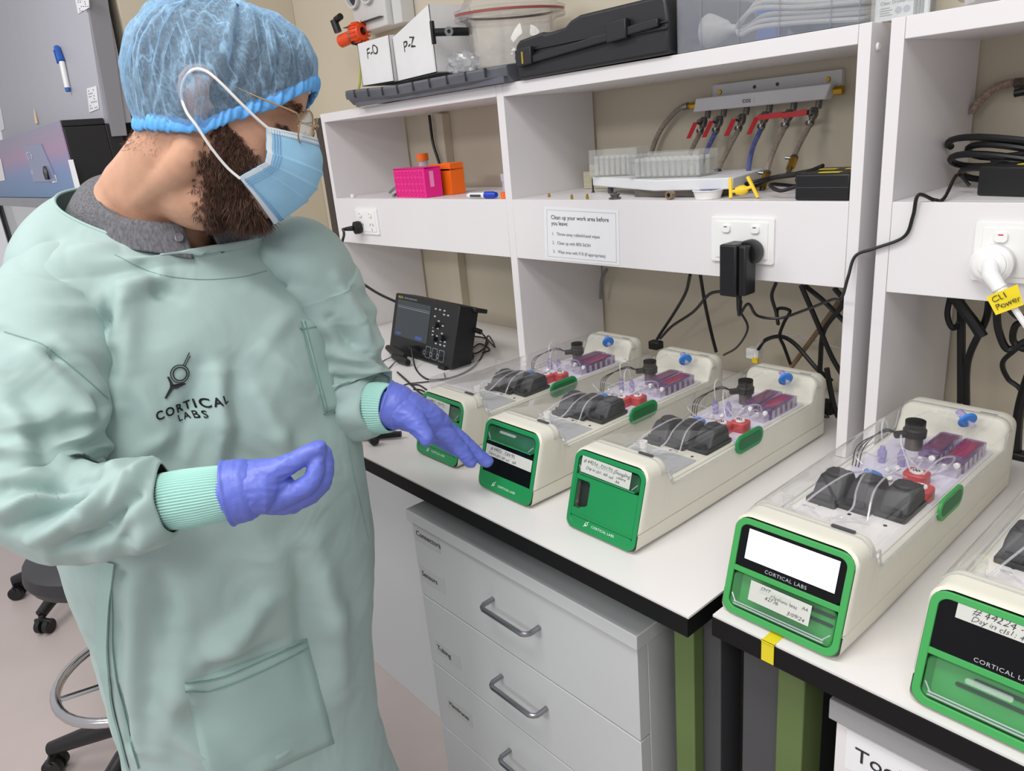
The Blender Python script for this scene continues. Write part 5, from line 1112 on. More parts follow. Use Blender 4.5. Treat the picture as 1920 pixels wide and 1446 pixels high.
def net_mat():
    m = bpy.data.materials.new('blue_net_fabric'); m.use_nodes = True; nt = m.node_tree; nt.nodes.clear(); N = nt.nodes.new; K = nt.links.new
    out = N('ShaderNodeOutputMaterial'); tc = N('ShaderNodeTexCoord'); n1 = N('ShaderNodeTexNoise'); n1.inputs['Scale'].default_value = 22; n1.inputs['Detail'].default_value = 8; n1.inputs['Roughness'].default_value = .7; n1.inputs['Distortion'].default_value = 1.6
    K(tc.outputs['Object'], n1.inputs['Vector'])
    mp = N('ShaderNodeMapping'); mp.inputs['Scale'].default_value = (1.5, 1.5, .5); mp.inputs['Rotation'].default_value = (.25, .45, 0); K(tc.outputs['Object'], mp.inputs[0])
    ls = []
    for sc_, dist_, wdt in ((15, 1.1, .030), (34, 1.8, .045)):
        nn_ = N('ShaderNodeTexNoise'); nn_.inputs['Scale'].default_value = sc_; nn_.inputs['Detail'].default_value = 2; nn_.inputs['Distortion'].default_value = dist_; K(mp.outputs[0], nn_.inputs['Vector'])
        s1_ = N('ShaderNodeMath'); s1_.operation = 'SUBTRACT'; s1_.inputs[1].default_value = .5; K(nn_.outputs['Fac'], s1_.inputs[0])
        s2_ = N('ShaderNodeMath'); s2_.operation = 'ABSOLUTE'; K(s1_.outputs[0], s2_.inputs[0])
        r_ = N('ShaderNodeMapRange'); r_.inputs['From Min'].default_value = 0; r_.inputs['From Max'].default_value = wdt; r_.inputs['To Min'].default_value = .62 if sc_ < 20 else .40; r_.inputs['To Max'].default_value = .16; K(s2_.outputs[0], r_.inputs['Value']); ls.append(r_)
    r = N('ShaderNodeMath'); r.operation = 'ADD'; K(ls[0].outputs[0], r.inputs[0]); K(ls[1].outputs[0], r.inputs[1])
    nf = N('ShaderNodeTexNoise'); nf.inputs['Scale'].default_value = 260; nf.inputs['Detail'].default_value = 3; K(tc.outputs['Object'], nf.inputs['Vector'])
    ad = N('ShaderNodeMath'); ad.operation = 'MULTIPLY_ADD'; ad.inputs[1].default_value = .5; K(nf.outputs['Fac'], ad.inputs[0])
    a2 = N('ShaderNodeMath'); a2.operation = 'SUBTRACT'; a2.inputs[1].default_value = .22; K(r.outputs[0], a2.inputs[0]); K(a2.outputs[0], ad.inputs[2])
    # denser where the veil is seen edge on
    lw = N('ShaderNodeLayerWeight'); lw.inputs[0].default_value = .35; a3 = N('ShaderNodeMath'); a3.operation = 'MULTIPLY_ADD'; a3.inputs[1].default_value = .45; a3.use_clamp = True; K(lw.outputs['Facing'], a3.inputs[0]); K(ad.outputs[0], a3.inputs[2])
    df = N('ShaderNodeBsdfDiffuse'); df.inputs[0].default_value = (*lin((168, 205, 234)), 1); tl = N('ShaderNodeBsdfTranslucent'); tl.inputs[0].default_value = (*lin((140, 196, 240)), 1)
    mx = N('ShaderNodeMixShader'); mx.inputs[0].default_value = .35; K(df.outputs[0], mx.inputs[1]); K(tl.outputs[0], mx.inputs[2])
    tr = N('ShaderNodeBsdfTransparent'); m2 = N('ShaderNodeMixShader'); K(a3.outputs[0], m2.inputs[0]); K(tr.outputs[0], m2.inputs[1]); K(mx.outputs[0], m2.inputs[2]); K(m2.outputs[0], out.inputs[0])
    return m
net = MB().grid(netfn, 220, 90, cu=True).build('hair_net', net_mat(), person, ang=80)
BAND = mat('blue_elastic', (96, 172, 238), .6, var=.12, vs=90, bump=.4, bs=150)
def bandfn(u, v):
    th = 2*PI*u; _, z = hair_pt(u, 0, 0); p = head_pt(th, z); d = Vector((p.x+.005, p.y, 0)).normalized()
    ru = math.sin(u*2*PI*58+5*noise.noise(Vector((math.cos(th)*6, math.sin(th)*6, 2))))*.0010+.0030*noise.noise(Vector((math.cos(th)*14, math.sin(th)*14, 1)))
    q = 2*PI*v; wd = .0085*(1+.35*noise.noise(Vector((math.cos(th)*5, math.sin(th)*5, 7))))
    k = .0052+net_off(th, z, 0, p)*.6
    return HW(p+d*(k+.0030*math.cos(q)+ru)+Vector((0, 0, .003+wd*math.sin(q)+ru*.8)))
MB().grid(bandfn, 420, 12, cu=True, cv=True).build('elastic_band', BAND, net, ang=80)
# ---- face mask
EN = [HPX(500, 237, -.064), HPX(499, 268, -.066), HPX(497, 302, -.066), HPX(472, 318, -.064), HPX(447, 333, -.062)]
MD = [(.121, 0, -.008), (.1305, 0, -.030), (.132, 0, -.055), (.124, 0, -.080), (.108, 0, -.102), (.082, 0, -.126)]
enl = [HRi@(p-HO) for p in EN]
def curve(pts, t):
    n = len(pts)-1; i = min(int(t*n), n-1); xs = [k/n for k in range(n+1)]
    return Vector([sm(t, xs, [p[k] for p in pts]) for k in range(3)])
def maskfn(u, v, off=0):
    s = 2*u-1; e = curve(enl, v); md = curve([Vector(p) for p in MD], v)
    k = abs(s)**2.1; y = e.y*abs(s)**(1/1.12)*(-1 if s > 0 else 1)*-1
    x = md.x*(1-k)+e.x*k; z = md.z*(1-abs(s)**1.6)+e.z*abs(s)**1.6
    pl = 0
    for c in (.36, .52, .68): 
        dd = (v-c)/.055; pl += .0026*math.exp(-max(0, dd)*1.6)*(1 if dd > 0 else math.exp(-(dd*4)**2))*(1-.5*abs(s))
    wv = .0012*noise.noise(Vector((s*3, v*7, 2)))
    return HW((x+pl+wv+off, -y if False else (e.y*(-s) if False else s*abs(e.y)*1.0), z))
MASKM = mat('mask_blue', (150, 200, 232), .75, var=.03, vs=40, bump=.15, bs=300)
mk = MB().grid(maskfn, 70, 90).build('face_mask', MASKM, person, ang=70)
md_ = mk.modifiers.new('th', 'SOLIDIFY'); md_.thickness = .0008; md_.offset = -1
MW = mat('mask_white_binding', (214, 226, 234), .7)
for v0, v1, nm in ((0, .085, 'binding'), (.965, 1.0, 'binding')):
    MB().grid(lambda u, v: maskfn(u, v0+(v1-v0)*v, .0009), 60, 5).build(nm, MW, mk, ang=70)
for u0, u1 in ((0, .022), (.978, 1)): MB().grid(lambda u, v: maskfn(u0+(u1-u0)*u, v, .0009), 4, 50).build('binding', MW, mk, ang=70)
DOT = mat('mask_stitch', (96, 140, 186), .7)
m = MB()
for vv in (.03, .075, .935, .95):
    for k in range(70):
        p = maskfn(.02+.96*k/69, vv, .0011); m.box(-.0005, .0005, -.0005, .0005, -.0003, .0003, T=lambda q: p+HR@q)
for uu in (.034, .048, .062):
    for k in range(44):
        p = maskfn(uu, .03+.94*k/43, .0011); m.box(-.0005, .0005, -.0005, .0005, -.0003, .0003, T=lambda q: p+HR@q)
o = m.build('stitching', DOT, mk, flat=True)
LOOP = mat('white_elastic_cord', (240, 238, 236), .6)
lp = [HPX(x, y, yl) for x, y, yl in ((503, 241, -.068), (480, 221, -.078), (450, 192, -.090), (410, 152, -.100), (385, 133, -.102), (362, 131, -.101), (345, 150, -.098), (340, 178, -.096), (350, 210, -.096), (370, 238, -.093), (395, 276, -.084), (425, 313, -.072), (450, 335, -.065))]
MB().tube(smooth_path(lp, 7), .0017, 8).build('ear_loop', LOOP, mk)
lp2 = [HW((p.x, -p.y, p.z)) for p in (HRi@(q-HO) for q in lp)]
MB().tube(smooth_path(lp2, 7), .0017, 8).build('ear_loop', LOOP, mk)
# ---- glasses
GOLD = mat('gold_wire', (196, 168, 128), .25, 1)
gl = MB().tube([HW((.1155, -.012, .004)), HW((.1195, -.005, .008)), HW((.1195, .005, .008)), HW((.1155, .012, .004))], .0010, 8)
gls = gl.build('glasses', GOLD, person)
for s in (-1, 1):
    cpt = Vector((.1105, s*.033, -.001)); ax1 = Vector((-.16*1, s*1.0, 0)).normalized()*1; ax1 = Vector((-.20, s, 0)).normalized(); up_ = Vector((.10, 0, 1)).normalized()
    rim = [HW(cpt+ax1*(.0215*math.cos(q))+up_*(.0205*math.sin(q))) for q in [2*PI*k/40 for k in range(41)]]
    MB().tube(rim, .0011, 8).build('rim', GOLD, gls)
    n_ = ax1.cross(up_).normalized()
    MB().add([HW(cpt+ax1*(.021*math.cos(2*PI*k/40))+up_*(.020*math.sin(2*PI*k/40))+n_*d) for d in (-.0008, .0008) for k in range(40)], [tuple(range(40))[::-1], tuple(range(40, 80))]+[(k, (k+1) % 40, 40+(k+1) % 40, 40+k) for k in range(40)]).build('lens', clear('lens_clear', (235, 235, 240), .10, .02, gloss=1.2), gls)
    MB().tube(smooth_path([HW((.1065, s*.054, .006)), HW((.104, s*.064, .010)), HW((.098, s*.069, .012)), HW((.06, s*.0745, .018)), HW((.012, s*.0775, .027)), HW((-.006, s*.080, .020))], 6), .0011, 8).build('temple', GOLD, gls)
    MB().tube([HW((.108, s*.012, -.004)), HW((.104, s*.010, -.010))], .0016, 8).build('nose_pad', clear('pad', (230, 220, 215), .5), gls)
# ---- gown: torso
GS = [(.27, 1.03, -.845, .165, .225), (.57, 1.035, -.842, .155, .200), (.75, 1.04, -.830, .155, .212), (.92, 1.042, -.822, .152, .222), (1.05, 1.035, -.818, .150, .220), (1.15, 1.025, -.814, .147, .212), (1.24, 1.012, -.808, .138, .205), (1.30, 1.000, -.803, .124, .203), (1.335, .992, -.80, .112, .198)]
NECK = [(1.108, -.785, 1.345), (1.082, -.833, 1.356), (1.04, -.882, 1.383), (.985, -.916, 1.413), (.93, -.905, 1.432), (.89, -.86, 1.438), (.88, -.80, 1.438), (.89, -.735, 1.434), (.93, -.685, 1.42), (.985, -.655, 1.395), (1.045, -.672, 1.366), (1.09, -.715, 1.347)]
NK = smooth_path([NECK[k % 12] for k in range(13)], 12)
NT = 200
def neck_at(u):                          # u=0 is the front, turning towards the wearer's right first
    x = (u % 1)*(len(NK)-1); i = int(x); return NK[i].lerp(NK[min(i+1, len(NK)-1)], x-i)
def sec(z, u):
    xs = [q[0] for q in GS]; cx, cy, hx, hy = [sm(z, xs, [q[k] for q in GS]) for k in (1, 2, 3, 4)]
    th = 2*PI*u; ct, st = math.cos(th), math.sin(th); e = .84
    return Vector((cx+hx*math.copysign(abs(ct)**e, ct), cy-hy*math.copysign(abs(st)**e, st), z))
def gownfn(u, v):
    if v < .86:
        z = .27+(1.335-.27)*v/.86; p = sec(z, u)
    else:
        t = (v-.86)/.14; a = sec(1.335, u); b = neck_at(u); up = Vector((0, 0, 1))
        tilt = b.z-1.335
        # shoulder roll: rise first, then run in to the neck
        c1 = a+Vector((0, 0, .030+.25*tilt)); c2 = b+(a-b)*.45+Vector((0, 0, .018-.0*tilt)); c2.z = b.z-.008+(.0)
        p = a*(1-t)**3+c1*3*t*(1-t)**2+c2*3*t*t*(1-t)+b*t**3
    return p
def ridged(p): return 1-2*abs(noise.noise(p))
NU, NV = 300, 320
V = np.array([gownfn(i/NU, j/(NV-1))[:] for i in range(NU) for j in range(NV)]).reshape(NU, NV, 3)
def gridnorm(V, cu):
    du = (np.roll(V, -1, 0)-np.roll(V, 1, 0)) if cu else np.gradient(V, axis=0); dv = np.gradient(V, axis=1)
    n = np.cross(du, dv); n /= (np.linalg.norm(n, axis=2, keepdims=True)+1e-9); return n
def orient(n, V, c):
    s = np.sign(np.sum(n*(V-c), axis=2).mean()); return n*s
cen = np.array([1.02, -.81, .85])
Nn = orient(gridnorm(V, True), V, np.array([1.02, -.81, 0])*np.array([1, 1, 0])+np.stack([V[..., 2]*0, V[..., 2]*0, V[..., 2]], -1))
def seg_dist(P, a, b):
    a, b = np.array(a), np.array(b); d = b-a; t = np.clip(((P-a)@d)/(d@d), 0, 1); return np.linalg.norm(P-(a+t[..., None]*d), axis=-1), t
def bvh_of(V, cu, cv=False):
    nu, nv = V.shape[:2]; F = [(i*nv+j, ((i+1) % nu)*nv+j, ((i+1) % nu)*nv+(j+1) % nv, i*nv+(j+1) % nv) for i in range(nu if cu else nu-1) for j in range(nv if cv else nv-1)]
    return BVHTree.FromPolygons([tuple(p) for p in V.reshape(-1, 3)], F)
def cast(bv, px, py):
    d = (CF+CR*((px-960)/FPX)-CU*((py-723)/FPX)).normalized(); h = bv.ray_cast(CP, d); return h
def fold(V, N, bv, a, b, wd, amp, mid=None):
    """a soft ridge (amp>0) or furrow (amp<0) between two places on the cloth"""
    pts = [a]+([mid] if mid else [])+[b]; P3 = []
    for q in pts:
        h = cast(bv, *q)
        if h[0] is None: return V
        P3.append(np.array(h[0]))
    for i in range(len(P3)-1):
        d, t = seg_dist(V, P3[i], P3[i+1]); tt = (t+i)/(len(P3)-1)
        V = V+N*(2.0*amp*np.exp(-(d/wd)**2)*(.35+.65*np.sin(PI*np.clip(tt, .04, .96))))[..., None]
    return V
nz = np.zeros((NU, NV))
for i in range(NU):
    for j in range(NV):
        p = Vector(V[i, j]); zf = max(0, min(1, (1.36-p.z)/.25)); lo = max(0, min(1, (1.05-p.z)/.5))
        q = Vector((p.x*7, p.y*7, p.z*2.4)); w_ = Vector((p.x*4, p.y*4, p.z*5+9))
        nz[i, j] = (.0070*noise.noise(q)+.0046*noise.noise(w_*2)+.0044*(ridged(w_*1.3+Vector((0, 0, 4)))-.4)+.0018*noise.noise(w_*6))*(.3+.7*zf)+lo*.0095*noise.noise(Vector((p.x*9, p.y*9, p.z*1.2+3)))
V = V+Nn*nz[..., None]
BV = bvh_of(V, True)
FOLDS = [((300, 520), (215, 640), .012, .010, (235, 545)), ((270, 500), (330, 560), .010, -.006, (300, 545)), ((225, 545), (212, 700), .009, -.009, (205, 600)), ((250, 560), (225, 760), .014, .007, None),
 ((408, 700), (395, 930), .014, .010, (412, 800)), ((375, 690), (330, 860), .014, -.006, None), ((440, 690), (432, 900), .016, -.006, None), ((255, 700), (300, 820), .015, .005, None),
 ((480, 740), (560, 900), .016, .006, (520, 820)), ((500, 660), (590, 740), .014, .005, None), ((560, 560), (500, 640), .014, .004, None), ((470, 540), (600, 640), .016, .006, None),
 ((330, 1180), (300, 1400), .02, .010, (338, 1290)), ((300, 1080), (330, 1240), .016, -.008, None), ((380, 1230), (500, 1130), .018, .012, (430, 1200)), ((400, 1250), (520, 1210), .012, -.008, None),
 ((590, 1020), (640, 1300), .022, .010, (620, 1160)), ((560, 1040), (585, 1300), .018, -.007, None), ((250, 1100), (265, 1400), .014, .009, None), ((232, 1080), (240, 1400), .007, -.010, None),
 ((670, 950), (720, 1300), .014, .007, None), ((450, 960), (540, 1100), .02, .006, None), ((350, 860), (420, 700), .01, .004, None), ((120, 480), (230, 470), .018, .006, None), ((60, 500), (180, 560), .015, .008, None), ((100, 450), (60, 560), .012, -.006, None),
 ((480, 500), (600, 520), .014, .005, None), ((520, 450), (590, 560), .012, -.006, None), ((455, 840), (500, 880), .006, -.004, None), ((250, 860), (350, 800), .012, .004, None), ((300, 1330), (420, 1440), .016, .008, None), ((560, 1390), (480, 1440), .008, .004, None)]
for a, b, wd, amp, mid in FOLDS: V = fold(V, Nn, BV, a, b, wd, amp, mid)
BV = bvh_of(V, True)
def gridobj(name, V, matl, parent, cu, th=0, ang=80):
    nu, nv = V.shape[:2]; m = MB(); m.add([tuple(p) for p in V.reshape(-1, 3)], [(i*nv+j, ((i+1) % nu)*nv+j, ((i+1) % nu)*nv+j+1, i*nv+j+1) for i in range(nu if cu else nu-1) for j in range(nv-1)])
    o = m.build(name, matl, parent, ang=ang)
    if th: md = o.modifiers.new('th', 'SOLIDIFY'); md.thickness = th; md.offset = -1
    return o
gown = gridobj('gown', V, GOWN, person, True, .0015)
MB().tube([V[i % NU, NV-1] for i in range(0, NU+1, 3)], .0022, 8).build('neck_binding', GOWN2, gown)
# stitched facing below the neckline
def ribbon(name, pxs, wd, matl, parent, bv=None, off=.0012, n=8, th=.0008):
    """a thin strip sewn on the cloth along a line"""
    bv = bv or BV; P = []; 
    q = smooth_path([(x, y, 0) for x, y in pxs], n)
    for p in q:
        h = cast(bv, p.x, p.y)
        if h[0] is not None: P.append((h[0], h[1] if h[1].dot(CF) < 0 else -h[1]))
    if len(P) < 3: return None
    m = MB(); V_ = []
    for i, (p, nn) in enumerate(P):
        t = (P[min(i+1, len(P)-1)][0]-P[max(i-1, 0)][0]).normalized(); s = t.cross(nn).normalized()*wd/2
        V_ += [p-s+nn*off, p+s+nn*off, p+s+nn*(off-th-.002), p-s+nn*(off-th-.002)]
    F = []
    for i in range(len(P)-1):
        for k in range(4): F.append((i*4+k, i*4+(k+1) % 4, i*4+4+(k+1) % 4, i*4+4+k))
    m.add(V_, F); return m.build(name, matl, parent, ang=50)
def patch(name, quad, matl, parent, nx=16, ny=16, off=.0022, bv=None):
    bv = bv or BV; m = MB(); V_ = np.zeros((nx, ny, 3)); a, b, c, d = [Vector((*q, 0)) for q in quad]
    for i in range(nx):
        for j in range(ny):
            s, t = i/(nx-1), j/(ny-1); p = a*(1-s)*(1-t)+b*s*(1-t)+c*s*t+d*(1-s)*t; h = cast(bv, p.x, p.y)
            if h[0] is None: return None
            nn = h[1] if h[1].dot(CF) < 0 else -h[1]; e = min(s, 1-s, t, 1-t)
            V_[i, j] = h[0]+nn*(off*(.35 if e == 0 else 1)+.0012*noise.noise(Vector(h[0])*30))
    o = gridobj(name, V_, matl, parent, False, 0); md = o.modifiers.new('th', 'SOLIDIFY'); md.thickness = .002; md.offset = 1
    # make sure the thickness goes inwards
    n0 = o.data.polygons[0].normal; md.offset = -1 if n0.dot(CF) < 0 else 1
    return o
pk = patch('hip_pocket', [(346, 1281), (576, 1198), (627, 1394), (395, 1500)], GOWN2, gown)
pk2 = patch('chest_pocket', [(562, 600), (606, 597), (636, 768), (607, 777)], GOWN2, gown, 8, 14)
pk3 = patch('side_pocket', [(681, 1086), (703, 1062), (712, 1232), (683, 1262)], GOWN2, gown, 6, 12)
for pxs in ([(348, 1297), (400, 1292), (480, 1262), (578, 1214)], [(346, 1281), (420, 1268), (500, 1235), (576, 1198)]): ribbon('pocket_hem', pxs, .0014, mat('seam_line', (122, 154, 148), .7), gown, off=.0036)
for pxs in ([(563, 601), (585, 690), (608, 776)], [(570, 602), (597, 715), (614, 774)], [(607, 777), (622, 773), (636, 768)], [(562, 616), (586, 614), (607, 612)]): ribbon('pocket_seam', pxs, .0011, MATS['seam_line'], gown, off=.0032)
for pxs in ([(205, 1052), (196, 1140), (196, 1230), (212, 1330), (240, 1440)], ): ribbon('side_placket', pxs, .017, GOWN2, gown, off=.0045)
ribbon('placket_seam', [(208, 1060), (212, 1150), (214, 1230), (235, 1340), (262, 1440)], .0010, MATS['seam_line'], gown, off=.0032)
ribbon('neck_seam', [(215, 478), (290, 512), (370, 524), (450, 520), (500, 508)], .0009, MATS['seam_line'], gown, off=.0008)
ribbon('front_seam', [(590, 560), (600, 640), (640, 780), (665, 900), (690, 1010)], .0010, MATS['seam_line'], gown, off=.0008)
# printed logo on the chest
def print_on(name, body_, size, px, py, space=1.0, bold=0, ang=0):
    h = cast(BV, px, py)[0]
    o = text(name, body_, size, (0, 0, 0), (1, 0, 0), (0, 1, 0), INK, None, thick=.00001, align='CENTER', space=space, bold=bold)
    for v in o.data.vertices:
        u_, w_ = v.co.x*math.cos(ang)-v.co.y*math.sin(ang), v.co.x*math.sin(ang)+v.co.y*math.cos(ang)
        hh = BV.ray_cast(Vector((1.5, h.y+u_, h.z+w_)), Vector((-1, 0, 0)))[0]; v.co = hh+Vector((.0018, 0, 0))
    hang(o, gown); return o
print_on('brand_print', 'CORTICAL', .0150, 353, 765, 1.28, .00035, .0)
print_on('brand_print', 'LABS', .0118, 358, 783, 1.35, .0002, .0)
h = cast(BV, 337, 701)[0]
def GT_(u, v, d):
    hh = BV.ray_cast(Vector((1.5, h.y+u, h.z+v)), Vector((-1, 0, 0)))[0]; return hh+Vector((.0014+d, 0, 0))
logo(None, 0, 0, .0255, GT_, INK, gown)
# ---- sleeves
def sleeve(path, NL, NA, amp, seed, folds, ell=1.0):
    pts = smp(path, 8); P = [Vector(p[:3]) for p in pts]; rr = [p[3] for p in pts]; m = len(P)
    L = [0]
    for i in range(1, m): L.append(L[-1]+(P[i]-P[i-1]).length)
    a = (P[1]-P[0]).orthogonal().normalized(); fr = []
    for i in range(m):
        t = (P[min(i+1, m-1)]-P[max(i-1, 0)]).normalized(); a = (a-t*a.dot(t)).normalized(); fr.append((t, a.copy(), t.cross(a)))
    V = np.zeros((NA, NL, 3)); N = np.zeros((NA, NL, 3))
    for j in range(NL):
        s = L[-1]*j/(NL-1); i = max(0, min(m-2, next((k-1 for k in range(1, m) if L[k] >= s), m-2))); f = (s-L[i])/max(1e-9, L[i+1]-L[i])
        c = P[i].lerp(P[i+1], f); r = rr[i]*(1-f)+rr[i+1]*f; A = fr[i][1].lerp(fr[i+1][1], f).normalized(); B = fr[i][2].lerp(fr[i+1][2], f).normalized()
        for k in range(NA):
            q = 2*PI*k/NA; d = A*math.cos(q)+B*math.sin(q); p = c+d*r; V[k, j] = p; N[k, j] = d
    w_ = np.array([[amp(j/(NL-1)) for j in range(NL)]]*NA); nn = np.zeros((NA, NL))
    for k in range(NA):
        for j in range(NL):
            p = Vector(V[k, j]); s = L[-1]*j/(NL-1); q = 2*PI*k/NA
            wob = Vector((s*34+1.4*math.sin(q+seed)+.9*noise.noise(p*11), math.cos(q)*1.1+seed, math.sin(q)*1.1))
            nn[k, j] = noise.noise(wob)*.9+.45*(ridged(wob*.55+Vector((3, 1, 2)))-.35)+.35*noise.noise(p*26)
    V = V+N*(w_*nn)[..., None]
    bv = bvh_of(V, True)
    for f_ in folds: V = fold(V, N, bv, *f_)
    return V, N
RS = [(.985, -.900, 1.295, .028), (*PX(128, 530, .975), .055), (*PX(92, 592, .945), .076), (*PX(72, 690, .905), .080), (*PX(62, 790, .882), .078), (*PX(58, 870, .868), .075), (*PX(78, 930, .858), .066), (*PX(130, 955, .853), .058), (*PX(200, 958, .851), .0545), (*PX(262, 950, .849), .055), (*PX(300, 945, .848), .050), (*PX(320, 941, .848), .036)]
V1, N1 = sleeve(RS, 230, 120, lambda s: .0045+.0125*g(s, .64, .17)+.006*g(s, .92, .05), 1.3,
 [((60, 660), (205, 880), .012, .008, (150, 770)), ((20, 700), (120, 900), .014, -.008, None), ((110, 640), (200, 760), .012, .006, None), ((0, 620), (190, 740), .006, -.004, (100, 665)),
  ((10, 915), (200, 885), .008, -.011, (110, 910)), ((0, 960), (150, 905), .008, .009, None), ((20, 990), (180, 925), .008, -.010, None), ((60, 1010), (230, 900), .010, .010, (150, 970)), ((110, 1030), (250, 930), .008, -.009, (190, 1000)),
  ((215, 960), (290, 870), .009, .009, (240, 905)), ((235, 1010), (262, 900), .008, -.008, None), ((265, 1020), (300, 880), .010, .008, None), ((30, 760), (60, 880), .012, .006, None)])
s1 = gridobj('sleeve', V1, GOWN, gown, True, .0012)
LS = [(1.0, -.72, 1.295, .030), (*PX(556, 480, 1.09), .058), (*PX(590, 533, 1.12), .069), (*PX(618, 600, 1.15), .069), (*PX(640, 670, 1.17), .067), (*PX(655, 725, 1.175), .064), (*PX(668, 752, 1.168), .060), (*PX(682, 762, 1.158), .054), (*PX(694, 764, 1.150), .048), (*PX(704, 763, 1.146), .038)]
V2, N2 = sleeve(LS, 180, 110, lambda s: .004+.010*g(s, .72, .16)+.005*g(s, .92, .06), 4.1,
 [((630, 520), (700, 690), .010, .008, (672, 600)), ((622, 600), (690, 660), .010, -.008, (655, 640)), ((625, 660), (705, 690), .010, .009, None), ((640, 740), (720, 715), .009, .008, None), ((640, 775), (700, 800), .010, .006, None), ((625, 705), (700, 705), .006, -.008, None)])
s2 = gridobj('sleeve', V2, GOWN, gown, True, .0012)
BV1 = bvh_of(V1, True)
ribbon('armhole_seam', [(8, 622), (70, 642), (100, 660), (150, 700), (203, 748)], .0012, MATS['seam_line'], s1, bv=BV1, off=.0008)
def cuff(a, b, r0, r1, par, ex=1.12):
    a, b = Vector(a), Vector(b); t = (b-a).normalized(); A = Vector((0, 0, 1)); A = (A-t*A.dot(t)).normalized(); B = t.cross(A)
    def fn(u, v):
        q = 2*PI*u; r = (r0+(r1-r0)*v+.0015*math.sin(PI*v))*(1+.0)+.0007*math.cos(q*62)
        return a.lerp(b, v)+(A*math.cos(q)*ex+B*math.sin(q)/ex)*r*(1+.03*noise.noise(Vector((math.cos(q)*2, math.sin(q)*2, v*3))))
    o = MB().grid(fn, 496, 14, cu=True).build('knit_cuff', CUFFM, par, ang=80); md = o.modifiers.new('th', 'SOLIDIFY'); md.thickness = .0015; md.offset = -1; return o
cuff(PX(312, 941, .848), PX(432, 922, .846), .0315, .0285, s1, 1.06)
cuff(PX(696, 764, 1.150), PX(735, 766, 1.133), .0385, .0350, s2, 1.02)
# ---- gloves
def hand(name, chains, opening, parent):
    m = MB()
    for c in chains: join(m, cone(smp([(*PX(x, y, t), r) for x, y, t, r in c], 4), 20))
    me = remesh(m, .0016, 3, .5); co_ = np.empty(len(me.vertices)*3); me.vertices.foreach_get('co', co_); co_ = co_.reshape(-1, 3)
    nn = np.array([v.normal[:] for v in me.vertices]); d = np.array([.0011*noise.noise(Vector(p)*48)+.0007*(ridged(Vector(p)*Vector((70, 70, 70)))-.3) if False else .0012*noise.noise(Vector(p)*45)+.0011*(ridged(Vector((p[0]*60, p[1]*60, p[2]*95)))-.3) for p in co_])
    me.vertices.foreach_set('co', (co_+nn*d[:, None]).ravel()); me.update()
    o = meshobj(name, me, [GLOVE], parent)
    a, b, r, e = opening; a, b = Vector(a), Vector(b); t = (b-a).normalized(); A = Vector((0, 0, 1)); A = (A-t*A.dot(t)).normalized(); B = t.cross(A)
    def fn(u, v):
        q = 2*PI*u; rr_ = r-.006*max(0, (v-.6)/.4)**1.5+.0012*(1-v)**2+.0009*noise.noise(Vector((math.cos(q)*3, math.sin(q)*3, v*6)))+(.0012 if v < .06 else 0)
        return a.lerp(b, v)+(A*math.cos(q)*e+B*math.sin(q)/e)*rr_
    cf = MB().grid(fn, 72, 20, cu=True).build('glove_cuff', GLOVE, o, ang=80); md = cf.modifiers.new('th', 'SOLIDIFY'); md.thickness = .0008; md.offset = -1
    return o
hand('glove', [
 [(440, 922, .846, .029), (470, 916, .849, .031), (500, 913, .853, .031), (516, 915, .857, .022)],
 [(500, 926, .86, .026), (526, 937, .868, .0185), (546, 940, .876, .0150)],
 [(478, 904, .848, .028), (503, 890, .846, .020), (528, 877, .846, .0135), (551, 866, .848, .0112), (574, 854, .851, .0108), (592, 845, .854, .0100), (599, 840, .855, .0088)],
 [(526, 928, .855, .0175), (556, 921, .853, .0120), (579, 906, .852, .0108), (591, 884, .853, .0098), (594, 860, .855, .0095), (598, 842, .857, .0094)],
 [(540, 934, .868, .0165), (575, 924, .868, .0130), (600, 902, .868, .0118), (608, 874, .868, .0112), (605, 850, .866, .0104)],
 [(542, 937, .882, .0155), (576, 930, .886, .0125), (601, 908, .887, .0118), (609, 880, .885, .0108), (606, 858, .882, .0098)],
 [(540, 936, .894, .015), (568, 934, .902, .0115), (592, 916, .904, .0105), (603, 892, .901, .0095), (602, 872, .898, .009)],
], (PX(426, 925, .845), PX(482, 914, .850), .0345, 1.06), person)
hand('glove', [
 [(738, 763, 1.133, .030), (768, 772, 1.138, .0305), (800, 786, 1.150, .027), (820, 796, 1.160, .022)], [(800, 797, 1.165, .024), (822, 806, 1.175, .018)],
 [(758, 775, 1.125, .026), (776, 790, 1.117, .0185), (788, 805, 1.112, .0145), (797, 817, 1.110, .0130), (799, 822, 1.109, .012)],
 [(810, 796, 1.152, .0185), (838, 816, 1.160, .0140), (858, 836, 1.168, .0122), (873, 855, 1.175, .0112), (882, 865, 1.179, .0105)],
 [(822, 796, 1.166, .0170), (852, 816, 1.178, .0130), (878, 836, 1.186, .0116), (900, 855, 1.191, .0106), (913, 866, 1.194, .0098)],
 [(815, 803, 1.180, .0160), (842, 825, 1.195, .0120), (862, 843, 1.204, .0108), (876, 854, 1.210, .0100)],
 [(805, 808, 1.190, .0150), (828, 826, 1.205, .0110), (845, 838, 1.214, .0098), (855, 845, 1.220, .009)],
], (PX(722, 757, 1.136), PX(765, 770, 1.137), .0345, 1.02), person)
